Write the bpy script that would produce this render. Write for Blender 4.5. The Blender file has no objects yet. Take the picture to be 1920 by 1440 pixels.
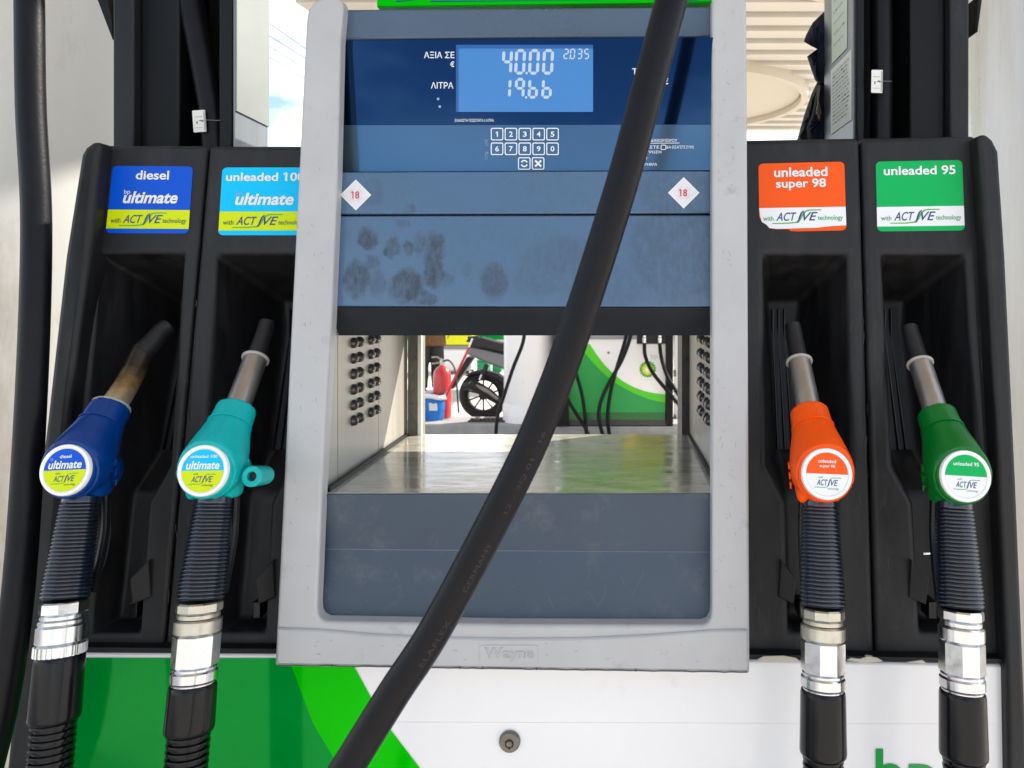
import bpy, bmesh, math, random
from mathutils import Vector, Matrix
random.seed(7)
scene = bpy.context.scene
COL = scene.collection

# ------------------------------------------------------------------ camera
F_, CX, CY, H = 1442.0, 1147.0, 556.0, 1.35      # focal length in photo pixels, principal point, eye height
cam_d = bpy.data.cameras.new('camera'); cam = bpy.data.objects.new('camera', cam_d); COL.objects.link(cam)
cam.location = (0, 0, H); cam.rotation_euler = (math.radians(90), 0, 0)
cam_d.sensor_fit = 'HORIZONTAL'; cam_d.sensor_width = 36; cam_d.lens = F_ / 1920 * 36
cam_d.shift_x = -(CX - 960) / 1920; cam_d.shift_y = -(720 - CY) / 1920
cam_d.clip_start = 0.02; cam_d.clip_end = 600
cam_d.dof.use_dof = True; cam_d.dof.focus_distance = 1.06; cam_d.dof.aperture_fstop = 14
scene.camera = cam

# ------------------------------------------------------------------ world, sun, exposure
SUN_EL, SUN_DIR = 35.0, Vector((0.84, 0.55, 0))   # horizontal direction TOWARDS the sun
w = bpy.data.worlds.new('World'); scene.world = w; w.use_nodes = True
nt = w.node_tree; nt.nodes.clear()
out = nt.nodes.new('ShaderNodeOutputWorld'); bg = nt.nodes.new('ShaderNodeBackground')
sky = nt.nodes.new('ShaderNodeTexSky'); sky.sky_type = 'NISHITA'; sky.sun_disc = False
sky.sun_elevation = math.radians(SUN_EL); sky.sun_rotation = math.atan2(SUN_DIR.x, SUN_DIR.y)
sky.air_density = 1.0; sky.dust_density = 0.6; sky.ozone_density = 1.6
tc = nt.nodes.new('ShaderNodeTexCoord'); mp = nt.nodes.new('ShaderNodeMapping'); mp.inputs['Scale'].default_value = (1, 1, 2.6)
nz = nt.nodes.new('ShaderNodeTexNoise'); nz.inputs['Scale'].default_value = 2.7; nz.inputs['Detail'].default_value = 7; nz.inputs['Roughness'].default_value = .58
rp = nt.nodes.new('ShaderNodeValToRGB'); rp.color_ramp.elements[0].position = .44; rp.color_ramp.elements[1].position = .60
mx = nt.nodes.new('ShaderNodeMix'); mx.data_type = 'RGBA'; mx.inputs['B'].default_value = (8.2, 8.3, 8.6, 1)
nt.links.new(tc.outputs['Generated'], mp.inputs['Vector']); nt.links.new(mp.outputs['Vector'], nz.inputs['Vector'])
sp_ = nt.nodes.new('ShaderNodeSeparateXYZ'); nt.links.new(tc.outputs['Generated'], sp_.inputs[0])      # the cloud bank lies beyond the pump
ma = nt.nodes.new('ShaderNodeMath'); ma.operation = 'MULTIPLY_ADD'; ma.inputs[1].default_value = .045; nt.links.new(sp_.outputs['Y'], ma.inputs[0]); nt.links.new(nz.outputs['Fac'], ma.inputs[2])
nt.links.new(ma.outputs[0], rp.inputs['Fac']); nt.links.new(rp.outputs['Color'], mx.inputs['Factor'])
nt.links.new(sky.outputs['Color'], mx.inputs['A']); nt.links.new(mx.outputs['Result'], bg.inputs['Color'])
bg.inputs['Strength'].default_value = 0.13
nt.links.new(bg.outputs['Background'], out.inputs['Surface'])

sun_d = bpy.data.lights.new('sun', 'SUN'); sun = bpy.data.objects.new('sun', sun_d); COL.objects.link(sun)
sun_d.energy = 5.0; sun_d.angle = math.radians(0.5); sun_d.color = (1, .94, .85)
_to = (SUN_DIR.normalized() * math.cos(math.radians(SUN_EL)) + Vector((0, 0, math.sin(math.radians(SUN_EL)))))
sun.rotation_euler = _to.to_track_quat('Z', 'Y').to_euler(); sun.location = (6, 4, 9)

scene.view_settings.view_transform = 'Standard'; scene.view_settings.look = 'None'
scene.view_settings.exposure = 1.0; scene.view_settings.gamma = 1.0
scene.cycles.max_bounces = 10; scene.cycles.diffuse_bounces = 5; scene.cycles.glossy_bounces = 5
scene.cycles.use_denoising = True
scene.cycles.sample_clamp_indirect = 8

# ------------------------------------------------------------------ materials
def lin(r, g, b):
    f = lambda c: (c/255/12.92) if c/255 <= .04045 else ((c/255+.055)/1.055)**2.4
    return (f(r), f(g), f(b))

def mat(name, col, rough=.5, metal=0., spec=.5, var=0., vscale=30., stretch=(1, 1, 1), rvar=0., bump=0., bscale=200., coat=0., emit=0., tint=None, ior=1.5, dirt=None, dscale=6., dpos=(.5, .7), aniso=0.):
    m = bpy.data.materials.new(name); m.use_nodes = True; t = m.node_tree; b = t.nodes['Principled BSDF']
    b.inputs['Base Color'].default_value = (*col, 1); b.inputs['Roughness'].default_value = rough
    b.inputs['Metallic'].default_value = metal; b.inputs['Specular IOR Level'].default_value = spec
    b.inputs['Coat Weight'].default_value = coat; b.inputs['Coat Roughness'].default_value = .08
    b.inputs['Anisotropic'].default_value = aniso
    b.inputs['IOR'].default_value = ior
    if tint: b.inputs['Specular Tint'].default_value = (*tint, 1)
    if emit:
        b.inputs['Emission Color'].default_value = (*col, 1); b.inputs['Emission Strength'].default_value = emit
    if var or rvar or bump or dirt:
        co = t.nodes.new('ShaderNodeTexCoord'); mpp = t.nodes.new('ShaderNodeMapping'); mpp.inputs['Scale'].default_value = stretch
        t.links.new(co.outputs['Object'], mpp.inputs['Vector'])
        n = t.nodes.new('ShaderNodeTexNoise'); n.inputs['Scale'].default_value = vscale; n.inputs['Detail'].default_value = 6; n.inputs['Roughness'].default_value = .62
        t.links.new(mpp.outputs['Vector'], n.inputs['Vector'])
    last = None
    if var:
        r = t.nodes.new('ShaderNodeValToRGB')
        r.color_ramp.elements[0].position = .3; r.color_ramp.elements[1].position = .7
        r.color_ramp.elements[0].color = (*[c*(1-var) for c in col], 1); r.color_ramp.elements[1].color = (*[min(1, c*(1+var)) for c in col], 1)
        t.links.new(n.outputs['Fac'], r.inputs['Fac']); last = r.outputs['Color']
    if dirt:
        n2 = t.nodes.new('ShaderNodeTexNoise'); n2.inputs['Scale'].default_value = dscale; n2.inputs['Detail'].default_value = 8; n2.inputs['Roughness'].default_value = .7
        t.links.new(mpp.outputs['Vector'], n2.inputs['Vector'])
        r2 = t.nodes.new('ShaderNodeValToRGB'); r2.color_ramp.elements[0].position, r2.color_ramp.elements[1].position = dpos
        t.links.new(n2.outputs['Fac'], r2.inputs['Fac'])
        x = t.nodes.new('ShaderNodeMix'); x.data_type = 'RGBA'; x.inputs['A'].default_value = (*col, 1); x.inputs['B'].default_value = (*dirt, 1)
        if last: t.links.new(last, x.inputs['A'])
        t.links.new(r2.outputs['Color'], x.inputs['Factor']); last = x.outputs['Result']
    if last: t.links.new(last, b.inputs['Base Color'])
    if rvar:
        q = t.nodes.new('ShaderNodeMapRange'); q.inputs['From Min'].default_value = .3; q.inputs['From Max'].default_value = .7
        q.inputs['To Min'].default_value = max(.02, rough-rvar); q.inputs['To Max'].default_value = min(1, rough+rvar)
        t.links.new(n.outputs['Fac'], q.inputs['Value']); t.links.new(q.outputs['Result'], b.inputs['Roughness'])
    if bump:
        n3 = t.nodes.new('ShaderNodeTexNoise'); n3.inputs['Scale'].default_value = bscale; n3.inputs['Detail'].default_value = 3
        t.links.new(mpp.outputs['Vector'], n3.inputs['Vector'])
        bp = t.nodes.new('ShaderNodeBump'); bp.inputs['Strength'].default_value = bump; bp.inputs['Distance'].default_value = .002
        t.links.new(n3.outputs['Fac'], bp.inputs['Height']); t.links.new(bp.outputs['Normal'], b.inputs['Normal'])
    return m

M = {}
M['silver'] = mat('silver_grey_plastic', (.45, .445, .448), .38, var=.06, vscale=9, bump=.08, bscale=500, dirt=(.27, .255, .24), dscale=22, dpos=(.60, .84))
M['silver2'] = mat('darker_grey_plastic', (.25, .25, .27), .4)
M['slate'] = mat('slate_blue_panel', (.05, .085, .135), .30, spec=.8, var=.10, vscale=7, rvar=.08, bump=.04, bscale=300)
M['slate_low'] = mat('scuffed_slate_panel', (.046, .068, .100), .42, spec=.4, var=.10, vscale=6, dirt=(.11, .125, .14), dscale=13, dpos=(.56, .80))
M['chamfer'] = mat('charcoal_chamfer', (.020, .024, .031), .55, spec=.3, var=.2, vscale=14)
M['glass'] = mat('navy_display_glass', (.0012, .004, .014), .05, spec=1.0, ior=1.75, tint=(.10, .27, .60))
M['keyblue'] = mat('blue_keypad_foil', (.048, .070, .086), .12, spec=1.0, ior=1.85, tint=(.16, .44, .85), var=.06, vscale=8)
M['lcd'] = mat('lit_blue_screen', (.048, .162, .39), .12, emit=.22, spec=.3)
M['segs'] = mat('pale_screen_digits', (.36, .45, .60), .3, emit=.18)
M['white'] = mat('white_print', (.78, .79, .82), .4)
M['paleblue'] = mat('pale_blue_print', (.25, .4, .6), .4)
M['black'] = mat('black_moulded_plastic', (.0105, .0105, .0115), .50, spec=.34, var=.45, vscale=26, stretch=(1, 1, .25), rvar=.1, bump=.12, bscale=420, dirt=(.030, .029, .029), dscale=24, dpos=(.50, .82))
M['deep'] = mat('black_pocket_plastic', (.006, .006, .007), .5, spec=.3, var=.3, vscale=30, bump=.1, bscale=300, dirt=(.024, .023, .021), dscale=26, dpos=(.58, .80))
M['blackgloss'] = mat('glossy_black_rubber', (.0042, .0042, .0054), .2, spec=.28, rvar=.06, vscale=40)
M['rubber'] = mat('black_rubber_hose', (.0045, .0043, .0062), .40, spec=.20, var=.25, vscale=40, bump=.15, bscale=250)
M['grip'] = mat('ribbed_black_grip', (.007, .011, .021), .20, spec=.8)
M['mast'] = mat('black_painted_mast', (.0045, .005, .0062), .42, spec=.2, var=.3, vscale=8, stretch=(1, 1, .2), bump=.05, dirt=(.012, .0125, .0135), dscale=22, dpos=(.6, .8))
M['mast2'] = mat('grey_black_mast', (.016, .017, .020), .42, spec=.25, var=.25, vscale=9, stretch=(1, 1, .25), dirt=(.036, .038, .042), dscale=20, dpos=(.6, .8))
M['steel'] = mat('brushed_steel', (.36, .34, .29), .34, metal=.2, var=.08, vscale=60, stretch=(1, 1, .06), rvar=.05, dirt=(.26, .24, .20), dscale=5, dpos=(.5, .9))
M['louvre'] = mat('dark_pressed_louvre', (.11, .10, .09), .32, metal=.6)
M['steelfloor'] = mat('smeared_steel_floor', (.44, .42, .35), .15, metal=.1, spec=1.0, var=.12, vscale=16, stretch=(1, 2.2, 1), rvar=.10, bump=.10, bscale=30, dirt=(.22, .195, .13), dscale=13, dpos=(.46, .74))
M['steelpaint'] = mat('pale_painted_steel', (.25, .26, .245), .4, metal=.3, var=.06, vscale=8, dirt=(.30, .30, .28), dscale=10, dpos=(.6, .85))
M['steelgrey'] = mat('bare_grey_steel', (.22, .225, .23), .35, metal=.6, var=.12, vscale=30, stretch=(1, 1, .1))
M['chrome'] = mat('plated_coupling', (.66, .66, .67), .2, metal=1, rvar=.08, vscale=60, dirt=(.40, .39, .36), dscale=70, dpos=(.55, .8))
M['nickel'] = mat('dull_nickel_ring', (.52, .49, .42), .34, metal=1, rvar=.1, vscale=60, dirt=(.33, .31, .27), dscale=80, dpos=(.55, .75))
M['spout'] = mat('worn_alloy_spout', (.36, .33, .30), .36, metal=.9, var=.15, vscale=40, stretch=(1, 1, .2), rvar=.1)
M['ringw'] = mat('worn_white_ring', (.38, .36, .33), .45)
M['flange'] = mat('cast_grey_flange', (.20, .185, .15), .6, var=.2, vscale=40)
M['flange_dark'] = mat('dark_cast_flange', (.05, .048, .045), .55, var=.2, vscale=40)
M['wpanel'] = mat('white_enamel_panel', (.88, .855, .845), .16, spec=.5, var=.02, vscale=5, dirt=(.60, .56, .50), dscale=5, dpos=(.62, .9))
M['green'] = mat('deep_green_enamel', (.0, .25, .028), .07, spec=.6, tint=(.1, .9, .22), var=.12, vscale=4)
M['lime'] = mat('bright_lime_enamel', (.0, .52, .0), .08, spec=.5, tint=(.15, 1, .1))
M['dgreen'] = mat('dark_green_band', (.0, .13, .02), .25)
M['gtext'] = mat('green_letter_vinyl', (.0, .31, .05), .3)
M['teal_in'] = mat('teal_insert', (.0, .19, .16), .3)
M['lock'] = mat('tarnished_lock', (.20, .19, .17), .4, metal=.9, var=.25, vscale=90)
M['lock_dark'] = mat('lock_keyway', (.03, .028, .026), .45, metal=.6)
M['paint_col'] = mat('white_column_paint', (.66, .65, .61), .30, spec=.5, var=.05, vscale=3, stretch=(1, 1, .3), bump=.10, bscale=60, dirt=(.34, .28, .20), dscale=2.6, dpos=(.50, .70))  # slight dirt, plus brown patches painted in for blurred dark reflections
M['metal_col'] = mat('brushed_white_column', (.58, .57, .55), .34, metal=.35, var=.14, vscale=10, stretch=(1.6, 1.6, .18), rvar=.12, bump=.12, bscale=180, dirt=(.36, .35, .33), dscale=5, dpos=(.5, .8))
M['cream'] = mat('cream_soffit', (.58, .54, .47), .7, var=.04, vscale=2)
M['cream2'] = mat('cream_smooth_soffit', (.52, .47, .38), .7)
M['fascia'] = mat('white_fascia', (.7, .7, .68), .5)
M['concrete'] = mat('pale_concrete', (.60, .55, .49), .85, var=.16, vscale=1.3, dirt=(.46, .43, .39), dscale=.9, dpos=(.5, .8))
M['kerb'] = mat('grey_kerb', (.34, .33, .32), .85, var=.15, vscale=8)
M['cloth'] = mat('navy_cloth', (.010, .013, .030), .85, spec=.2, var=.3, vscale=18, bump=.3, bscale=90)
M['cloth2'] = mat('tan_lining', (.30, .23, .15), .9)
M['paper'] = mat('white_paper', (.72, .73, .70), .6, var=.04, vscale=30)
M['paperg'] = mat('pale_green_paper', (.56, .64, .54), .6)
M['ink'] = mat('grey_ink', (.12, .12, .12), .6)
M['inkl'] = mat('faint_ink', (.38, .39, .38), .6)
M['red'] = mat('red_print', (.55, .06, .10), .45)
M['redp'] = mat('red_enamel', (.58, .03, .035), .3, coat=.3)
M['pink'] = mat('pale_pink_print', (.75, .62, .64), .45)
M['tagw'] = mat('white_tag_plastic', (.74, .73, .70), .4)
M['navy'] = mat('navy_print', (.02, .05, .16), .4)
M['yel'] = mat('yellow_green_print', (.62, .74, .0), .38, spec=.2)
M['dkprint'] = mat('dark_print', (.03, .09, .05), .45)
M['swoosh'] = mat('green_swoosh', (.10, .42, .04), .4)
M['moulded'] = mat('moulded_hose_letters', (.0095, .0095, .0115), .5)
M['wire'] = mat('thin_wire', (.18, .18, .18), .4, metal=.6)

# ------------------------------------------------------------------ geometry helpers
class Plane:
    """a real plane Y = y0 + lean*(z-H) + yaw*x, hit by the ray through a photo pixel"""
    def __init__(s, y0, lean=0., yaw=0.): s.y0, s.lean, s.yaw = y0, lean, yaw
    def __call__(s, px, py, off=0.):
        dx, dz = (px-CX)/F_, -(py-CY)/F_
        t = (s.y0-off)/(1-s.lean*dz-s.yaw*dx)
        return Vector((t*dx, t, H+t*dz))
def at(px, py, Y): return Plane(Y)(px, py)

BASE = {}
def put(o, parent):
    COL.objects.link(o)
    if parent is not None: o.parent = parent; BASE[o] = BASE.get(parent, Vector())
    return o
def tag(o, label=None, cat=None, group=None, kind=None):
    if label: o['label'] = label
    if cat: o['category'] = cat
    if group: o['group'] = group
    if kind: o['kind'] = kind
    return o
def thing(name, loc, label, cat, group=None, local=False):
    o = bpy.data.objects.new(name, None); COL.objects.link(o); o.location = loc; o.empty_display_size = .05
    BASE[o] = Vector() if local else Vector(loc)
    return tag(o, label, cat, group)

_tc = {}
def glyphs(s, shear=0., bold=0., spacing=1.):
    key = (s, shear, bold, spacing)
    if key in _tc: return _tc[key]
    cu = bpy.data.curves.new('tmp', 'FONT'); cu.body = s; cu.size = 1; cu.shear = shear; cu.offset = bold; cu.resolution_u = 4; cu.space_character = spacing
    o = bpy.data.objects.new('tmp', cu); COL.objects.link(o); bpy.context.view_layer.update()
    ev = o.evaluated_get(bpy.context.evaluated_depsgraph_get()); me = ev.to_mesh()
    v = [(p.co.x, p.co.y) for p in me.vertices]; f = [tuple(p.vertices) for p in me.polygons]
    ev.to_mesh_clear(); bpy.data.objects.remove(o); bpy.data.curves.remove(cu)
    xs = [p[0] for p in v]; ys = [p[1] for p in v]
    x0, x1, y0, y1 = min(xs), max(xs), min(ys), max(ys)
    r = ([((x-x0)/(x1-x0+1e-9), 1-(y-y0)/(y1-y0+1e-9)) for x, y in v], f)
    _tc[key] = r; return r

class MB:
    def __init__(s): s.v, s.f, s.m, s.mats, s.flat = [], [], [], [], []
    def mi(s, m):
        m = M[m] if isinstance(m, str) else m
        if m not in s.mats: s.mats.append(m)
        return s.mats.index(m)
    def add(s, vs, fs, m, flat=False):
        k = len(s.v); s.v += [Vector(p) for p in vs]; i = s.mi(m)
        for f in fs: s.f.append(tuple(k+a for a in f)); s.m.append(i); s.flat.append(flat)
        return s
    def poly(s, pts, m): return s.add(pts, [tuple(range(len(pts)))], m, True)
    def prism(s, pts, d, m):
        n = len(pts); d = Vector(d); vs = list(pts)+[Vector(p)+d for p in pts]
        fs = [tuple(range(n)), tuple(range(2*n-1, n-1, -1))]+[(i, i+n, (i+1) % n+n, (i+1) % n) for i in range(n)]
        return s.add(vs, fs, m)
    def box(s, a, b, m):
        x0, y0, z0 = a; x1, y1, z1 = b
        return s.prism([(x0, y0, z0), (x1, y0, z0), (x1, y0, z1), (x0, y0, z1)], (0, y1-y0, 0), m)
    def tube(s, path, rad, m, n=16, cap=True, ell=(1, 1), up=None):
        path = [Vector(p) for p in path]; L = len(path)
        if not isinstance(rad, (list, tuple)): rad = [rad]*L
        tans = [(path[min(i+1, L-1)]-path[max(i-1, 0)]) for i in range(L)]
        for i in range(L):
            if tans[i].length < 1e-9: tans[i] = tans[i-1] if i else path[-1]-path[0]
            tans[i] = tans[i].normalized()
        u = Vector(up) if up else (Vector((1, 0, 0)) if abs(tans[0].x) < .8 else Vector((0, 0, 1)))
        vs = []
        for i in range(L):
            t = tans[i]; u = (u-t*u.dot(t)).normalized(); w_ = t.cross(u)
            for k in range(n):
                a = 2*math.pi*k/n
                vs.append(path[i]+u*(math.cos(a)*rad[i]*ell[0])+w_*(math.sin(a)*rad[i]*ell[1]))
        fs = [(i*n+k, i*n+(k+1) % n, (i+1)*n+(k+1) % n, (i+1)*n+k) for i in range(L-1) for k in range(n)]
        if cap: fs += [tuple(range(n-1, -1, -1)), tuple(range((L-1)*n, L*n))]
        return s.add(vs, fs, m)
    def lathe(s, prof, m, origin=(0, 0, 0), axis='z', n=32, rot=0.):
        """prof: (radius, height) pairs"""
        o = Vector(origin); vs = []
        for r, h in prof:
            for k in range(n):
                a = 2*math.pi*k/n+rot; c, d = math.cos(a)*r, math.sin(a)*r
                vs.append(o+(Vector((c, d, h)) if axis == 'z' else Vector((c, h, d)) if axis == 'y' else Vector((h, c, d))))
        L = len(prof)
        fs = [(i*n+k, i*n+(k+1) % n, (i+1)*n+(k+1) % n, (i+1)*n+k) for i in range(L-1) for k in range(n)]
        fs += [tuple(range(n-1, -1, -1)), tuple(range((L-1)*n, L*n))]
        return s.add(vs, fs, m)
    def ball(s, c, r, m, nu=12, nv=8):
        c = Vector(c); r = r if isinstance(r, (tuple, list)) else (r, r, r)
        vs = [c+Vector((0, 0, -r[2]))]
        for j in range(1, nv):
            b = -math.pi/2+math.pi*j/nv
            for k in range(nu):
                a = 2*math.pi*k/nu
                vs.append(c+Vector((math.cos(a)*math.cos(b)*r[0], math.sin(a)*math.cos(b)*r[1], math.sin(b)*r[2])))
        vs.append(c+Vector((0, 0, r[2]))); T = len(vs)-1
        fs = [(0, 1+(k+1) % nu, 1+k) for k in range(nu)]
        for j in range(nv-2):
            fs += [(1+j*nu+k, 1+j*nu+(k+1) % nu, 1+(j+1)*nu+(k+1) % nu, 1+(j+1)*nu+k) for k in range(nu)]
        fs += [(T, 1+(nv-2)*nu+k, 1+(nv-2)*nu+(k+1) % nu) for k in range(nu)]
        return s.add(vs, fs, m)
    def text(s, body, fn, box, m, shear=0., bold=0., spacing=1.):
        """box = left, top, right, bottom in the units of fn(x, y) -> point"""
        v, f = glyphs(body, shear, bold, spacing); x0, y0, x1, y1 = box
        return s.add([fn(x0+(x1-x0)*a, y0+(y1-y0)*b) for a, b in v], f, m, True)
    def stroke(s, pts, wd, fn, m):
        """flat ribbon of width wd along 2-D points"""
        L = len(pts); a = []; b = []
        for i, p in enumerate(pts):
            q0, q1 = pts[max(i-1, 0)], pts[min(i+1, L-1)]
            dx, dy = q1[0]-q0[0], q1[1]-q0[1]; l = math.hypot(dx, dy) or 1
            ww = wd[i] if isinstance(wd, (list, tuple)) else wd
            nx, ny = -dy/l*ww/2, dx/l*ww/2
            a.append(fn(p[0]+nx, p[1]+ny)); b.append(fn(p[0]-nx, p[1]-ny))
        return s.add(a+b, [(i, i+1, L+i+1, L+i) for i in range(L-1)], m, True)
    def build(s, name, parent=None, angle=35, bevel=0., seg=2, remesh=0., smooth=0):
        base = BASE.get(parent, Vector()) if parent is not None else Vector()
        me = bpy.data.meshes.new(name); me.from_pydata([tuple(p-base) for p in s.v], [], s.f)
        for m in s.mats: me.materials.append(m)
        for p, i, fl in zip(me.polygons, s.m, s.flat): p.material_index = i; p.use_smooth = not fl
        bm = bmesh.new(); bm.from_mesh(me)
        if len(s.f) < 20000: bmesh.ops.recalc_face_normals(bm, faces=[f for f in bm.faces if not s.flat[f.index]])
        bm.to_mesh(me); bm.free(); me.update()
        me.set_sharp_from_angle(angle=math.radians(angle))
        o = put(bpy.data.objects.new(name, me), parent)
        if remesh:
            r = o.modifiers.new('blend', 'REMESH'); r.mode = 'VOXEL'; r.voxel_size = remesh; r.use_smooth_shade = True
            if smooth: q = o.modifiers.new('soften', 'SMOOTH'); q.iterations = smooth; q.factor = .5
        if bevel:
            b = o.modifiers.new('edge', 'BEVEL'); b.width = bevel; b.segments = seg; b.limit_method = 'ANGLE'; b.angle_limit = math.radians(40); b.harden_normals = False
        return o

def spline(pts, n=10):
    """Catmull-Rom through the points"""
    P = [Vector(p) for p in pts]; P = [P[0]*2-P[1]]+P+[P[-1]*2-P[-2]]; outp = []
    for i in range(1, len(P)-2):
        for k in range(n):
            t = k/n; a, b, c, d = P[i-1], P[i], P[i+1], P[i+2]
            outp.append(.5*((2*b)+(c-a)*t+(2*a-5*b+4*c-d)*t*t+(3*b-a-3*c+d)*t**3))
    outp.append(P[-2]); return outp
def arc(cx, cy, r, a0, a1, n=8):
    return [(cx+r*math.cos(math.radians(a0+(a1-a0)*i/n)), cy+r*math.sin(math.radians(a0+(a1-a0)*i/n))) for i in range(n+1)]
def rrect(x0, y0, x1, y1, r, n=5):
    return arc(x0+r, y0+r, r, 180, 270, n)+arc(x1-r, y0+r, r, 270, 360, n)+arc(x1-r, y1-r, r, 0, 90, n)+arc(x0+r, y1-r, r, 90, 180, n)
def quadmap(q, plane, off):
    """(u,v) in 0..1 -> pixel by bilinear blend of the corners TL,TR,BR,BL -> point on the plane"""
    def fn(u, v):
        x = (q[0][0]*(1-u)+q[1][0]*u)*(1-v)+(q[3][0]*(1-u)+q[2][0]*u)*v
        y = (q[0][1]*(1-u)+q[1][1]*u)*(1-v)+(q[3][1]*(1-u)+q[2][1]*u)*v
        return plane(x, y, off)
    return fn

# ------------------------------------------------------------------ ground, islands
g = MB(); g.box((-120, -120, -.3), (120, 160, 0), 'concrete'); tag(g.build('ground'), kind='structure')
k = MB(); k.box((-1.7, .75, 0), (1.45, 2.3, .13), 'kerb'); tag(k.build('kerb', bevel=.02), kind='structure')
k = MB(); k.box((-7, 7.36, 0), (7, 7.83, .13), 'kerb'); tag(k.build('kerb', bevel=.015), kind='structure')

# ------------------------------------------------------------------ canopy
ZC = 4.5
can = thing('canopy', (0, 6, ZC), 'cream slatted canopy roof over the pumps with a round recess', 'canopy')
def right_edge(y): return 2.45 if y < 8.2 else 2.45+(y-8.2)/6.6*1.35
c = MB()
ys = [-1.6, 8.2, 11.5, 14.8]
outl = [(-3.4, -1.6)]+[(right_edge(y), y) for y in ys]+[(-3.4, 14.8)]
c.prism([Vector((x, y, ZC+.16)) for x, y in outl], (0, 0, .5), 'fascia'); c.build('roof', can)
c = MB(); y = 7.7                      # slats of the soffit, each a shallow tilted board
while y < 14.7:
    xr = right_edge(y)-.05; d = .44
    c.prism([Vector((-3.35, y, ZC-.035)), Vector((-3.35, y+.37, ZC+.005)), Vector((-3.35, y+.375, ZC+.10)), Vector((-3.35, y, ZC+.10))], (xr+3.35, 0, 0), 'cream')
    y += d
c.build('soffit_slats', can)
c = MB(); c.prism([Vector(p) for p in ((-3.35, -1.55, ZC-.04), (2.4, -1.55, ZC-.04), (2.4, 8.25, ZC-.04), (1.3, 7.6, ZC-.04), (-3.35, 7.6, ZC-.04))], (0, 0, .14), 'cream2'); c.build('soffit_panel', can)
c = MB(); n = 64; RC = (1.1, 12.05)
prof = [(1.92, .05), (1.92, -.15), (1.82, -.15), (1.82, .0)]
vs = []; fs = []
for r, h in prof:
    for i in range(n): vs.append((RC[0]+r*math.cos(2*math.pi*i/n), RC[1]+r*math.sin(2*math.pi*i/n), ZC+h))
for j in range(3): fs += [(j*n+i, j*n+(i+1) % n, (j+1)*n+(i+1) % n, (j+1)*n+i) for i in range(n)]
c.add(vs, fs, 'cream2'); c.poly([Vector((RC[0]+1.8*math.cos(2*math.pi*i/n), RC[1]+1.8*math.sin(2*math.pi*i/n), ZC-.06)) for i in range(n)], 'cream2')
c.build('recess_ring', can)

# ------------------------------------------------------------------ white columns beside the pump
def column(name, x, y, r, label, m, zt=ZC-.03, z0=.0, bm_='steelgrey'):
    t = thing(name, (x, y, z0), label, 'column')
    a = MB(); a.lathe([(r, z0), (r, zt)], m, (x, y, 0), n=72); a.build('shaft', t)
    a = MB(); a.lathe([(r+.012, z0), (r+.012, z0+.16), (r+.003, z0+.18)], bm_, (x, y, 0), n=72); a.build('base_band', t)
    return t
column('round_column', 1.27, 1.69, .445, 'brushed white metal column to the right of the near pump', 'metal_col')
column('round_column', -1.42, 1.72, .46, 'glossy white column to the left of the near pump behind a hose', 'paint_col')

# ------------------------------------------------------------------ NEAR DISPENSER
LEAN = .105
FP, PN, GL, MP, LP = Plane(1.10, LEAN), Plane(1.122, LEAN), Plane(1.148, 0, -.045), Plane(1.165, LEAN), Plane(1.15, .10)
root = thing('fuel_dispenser', (-.12, 1.35, .13), 'near grey and black fuel pump with blue display, keypad and four nozzle pockets', 'fuel pump')

lerp_ = lambda a, b, t: a+(b-a)*t
M['scuff'] = mat('grey_scuff', (.028, .028, .029), .6)
M['crease_highlight'] = mat('painted_crease_highlight', (.10, .14, .19), .4)
M['chalk'] = mat('faint_chalk', (.12, .14, .16), .7)
M['foam'] = mat('torn_cream_foam', (.55, .50, .40), .8)
M['grime'] = mat('dark_grime', (.07, .06, .055), .7); M['scratch'] = mat('grey_scratch', (.28, .27, .27), .6)
# silver frame: two rails and the lower apron, one U
pts = [(574, 40), (577, 18), (588, 4), (606, -6), (632, -8), (643, 2), (643, 20), (638, 76), (632, 330), (621, 600), (603, 925), (594, 1140)]
pts += [(595, 1152), (600, 1161), (610, 1166)]+[(960, 1172), (1318, 1173), (1328, 1169), (1334, 1158), (1335, 1145)]
pts += [(1335, 600), (1335, 20), (1336, -6), (1345, -10), (1385, -10), (1397, -4), (1400, 10), (1403, 600), (1406, 1264), (960, 1258), (515, 1250), (545, 620)]
fr = MB(); fr.prism([FP(*p) for p in pts], (0, .026, 0), 'silver')
for pp in ([(576, 44), (580, 22), (592, 8), (606, -2), (612, 60), (596, 330), (575, 900), (566, 1170), (566, 1247), (518, 1247), (547, 620)], [(1398, 14), (1401, 600), (1404, 1260), (1366, 1260), (1366, 600), (1366, -4), (1386, -4)], [(566.5, 1190), (1365.5, 1196), (1365.5, 1259), (960, 1255), (566.5, 1248)]):
    fr.prism([FP(*p, -.0262) for p in pp], (0, .05, 0), 'silver')
rnd = random.Random(5)
for (xa, xb, ya, yb, n_) in ((1345, 1380, 120, 1150, 46), (560, 600, 200, 1140, 34)):
    for i in range(n_):
        y = rnd.uniform(ya, yb); x = rnd.uniform(xa, xb)+(0 if xa > 1000 else (600-y)*.045); l_ = rnd.uniform(1.5, 8); an = rnd.uniform(0, 3.1)
        fr.stroke([(x, y), (x+l_*math.cos(an)*.5, y+l_*math.sin(an)), (x+l_*math.cos(an), y+l_*math.sin(an)*1.3)], rnd.uniform(.4, 1.1), lambda x, y: FP(x, y, .0004), 'scratch')
frame = fr.build('front_frame', root, bevel=.0042, seg=3)
ap = MB()          # raised lower apron with a bowed upper edge
crv = [(519, 1178), (600, 1181), (700, 1190), (830, 1196), (960, 1198), (1090, 1197), (1220, 1191), (1335, 1182), (1402, 1181)]
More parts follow.
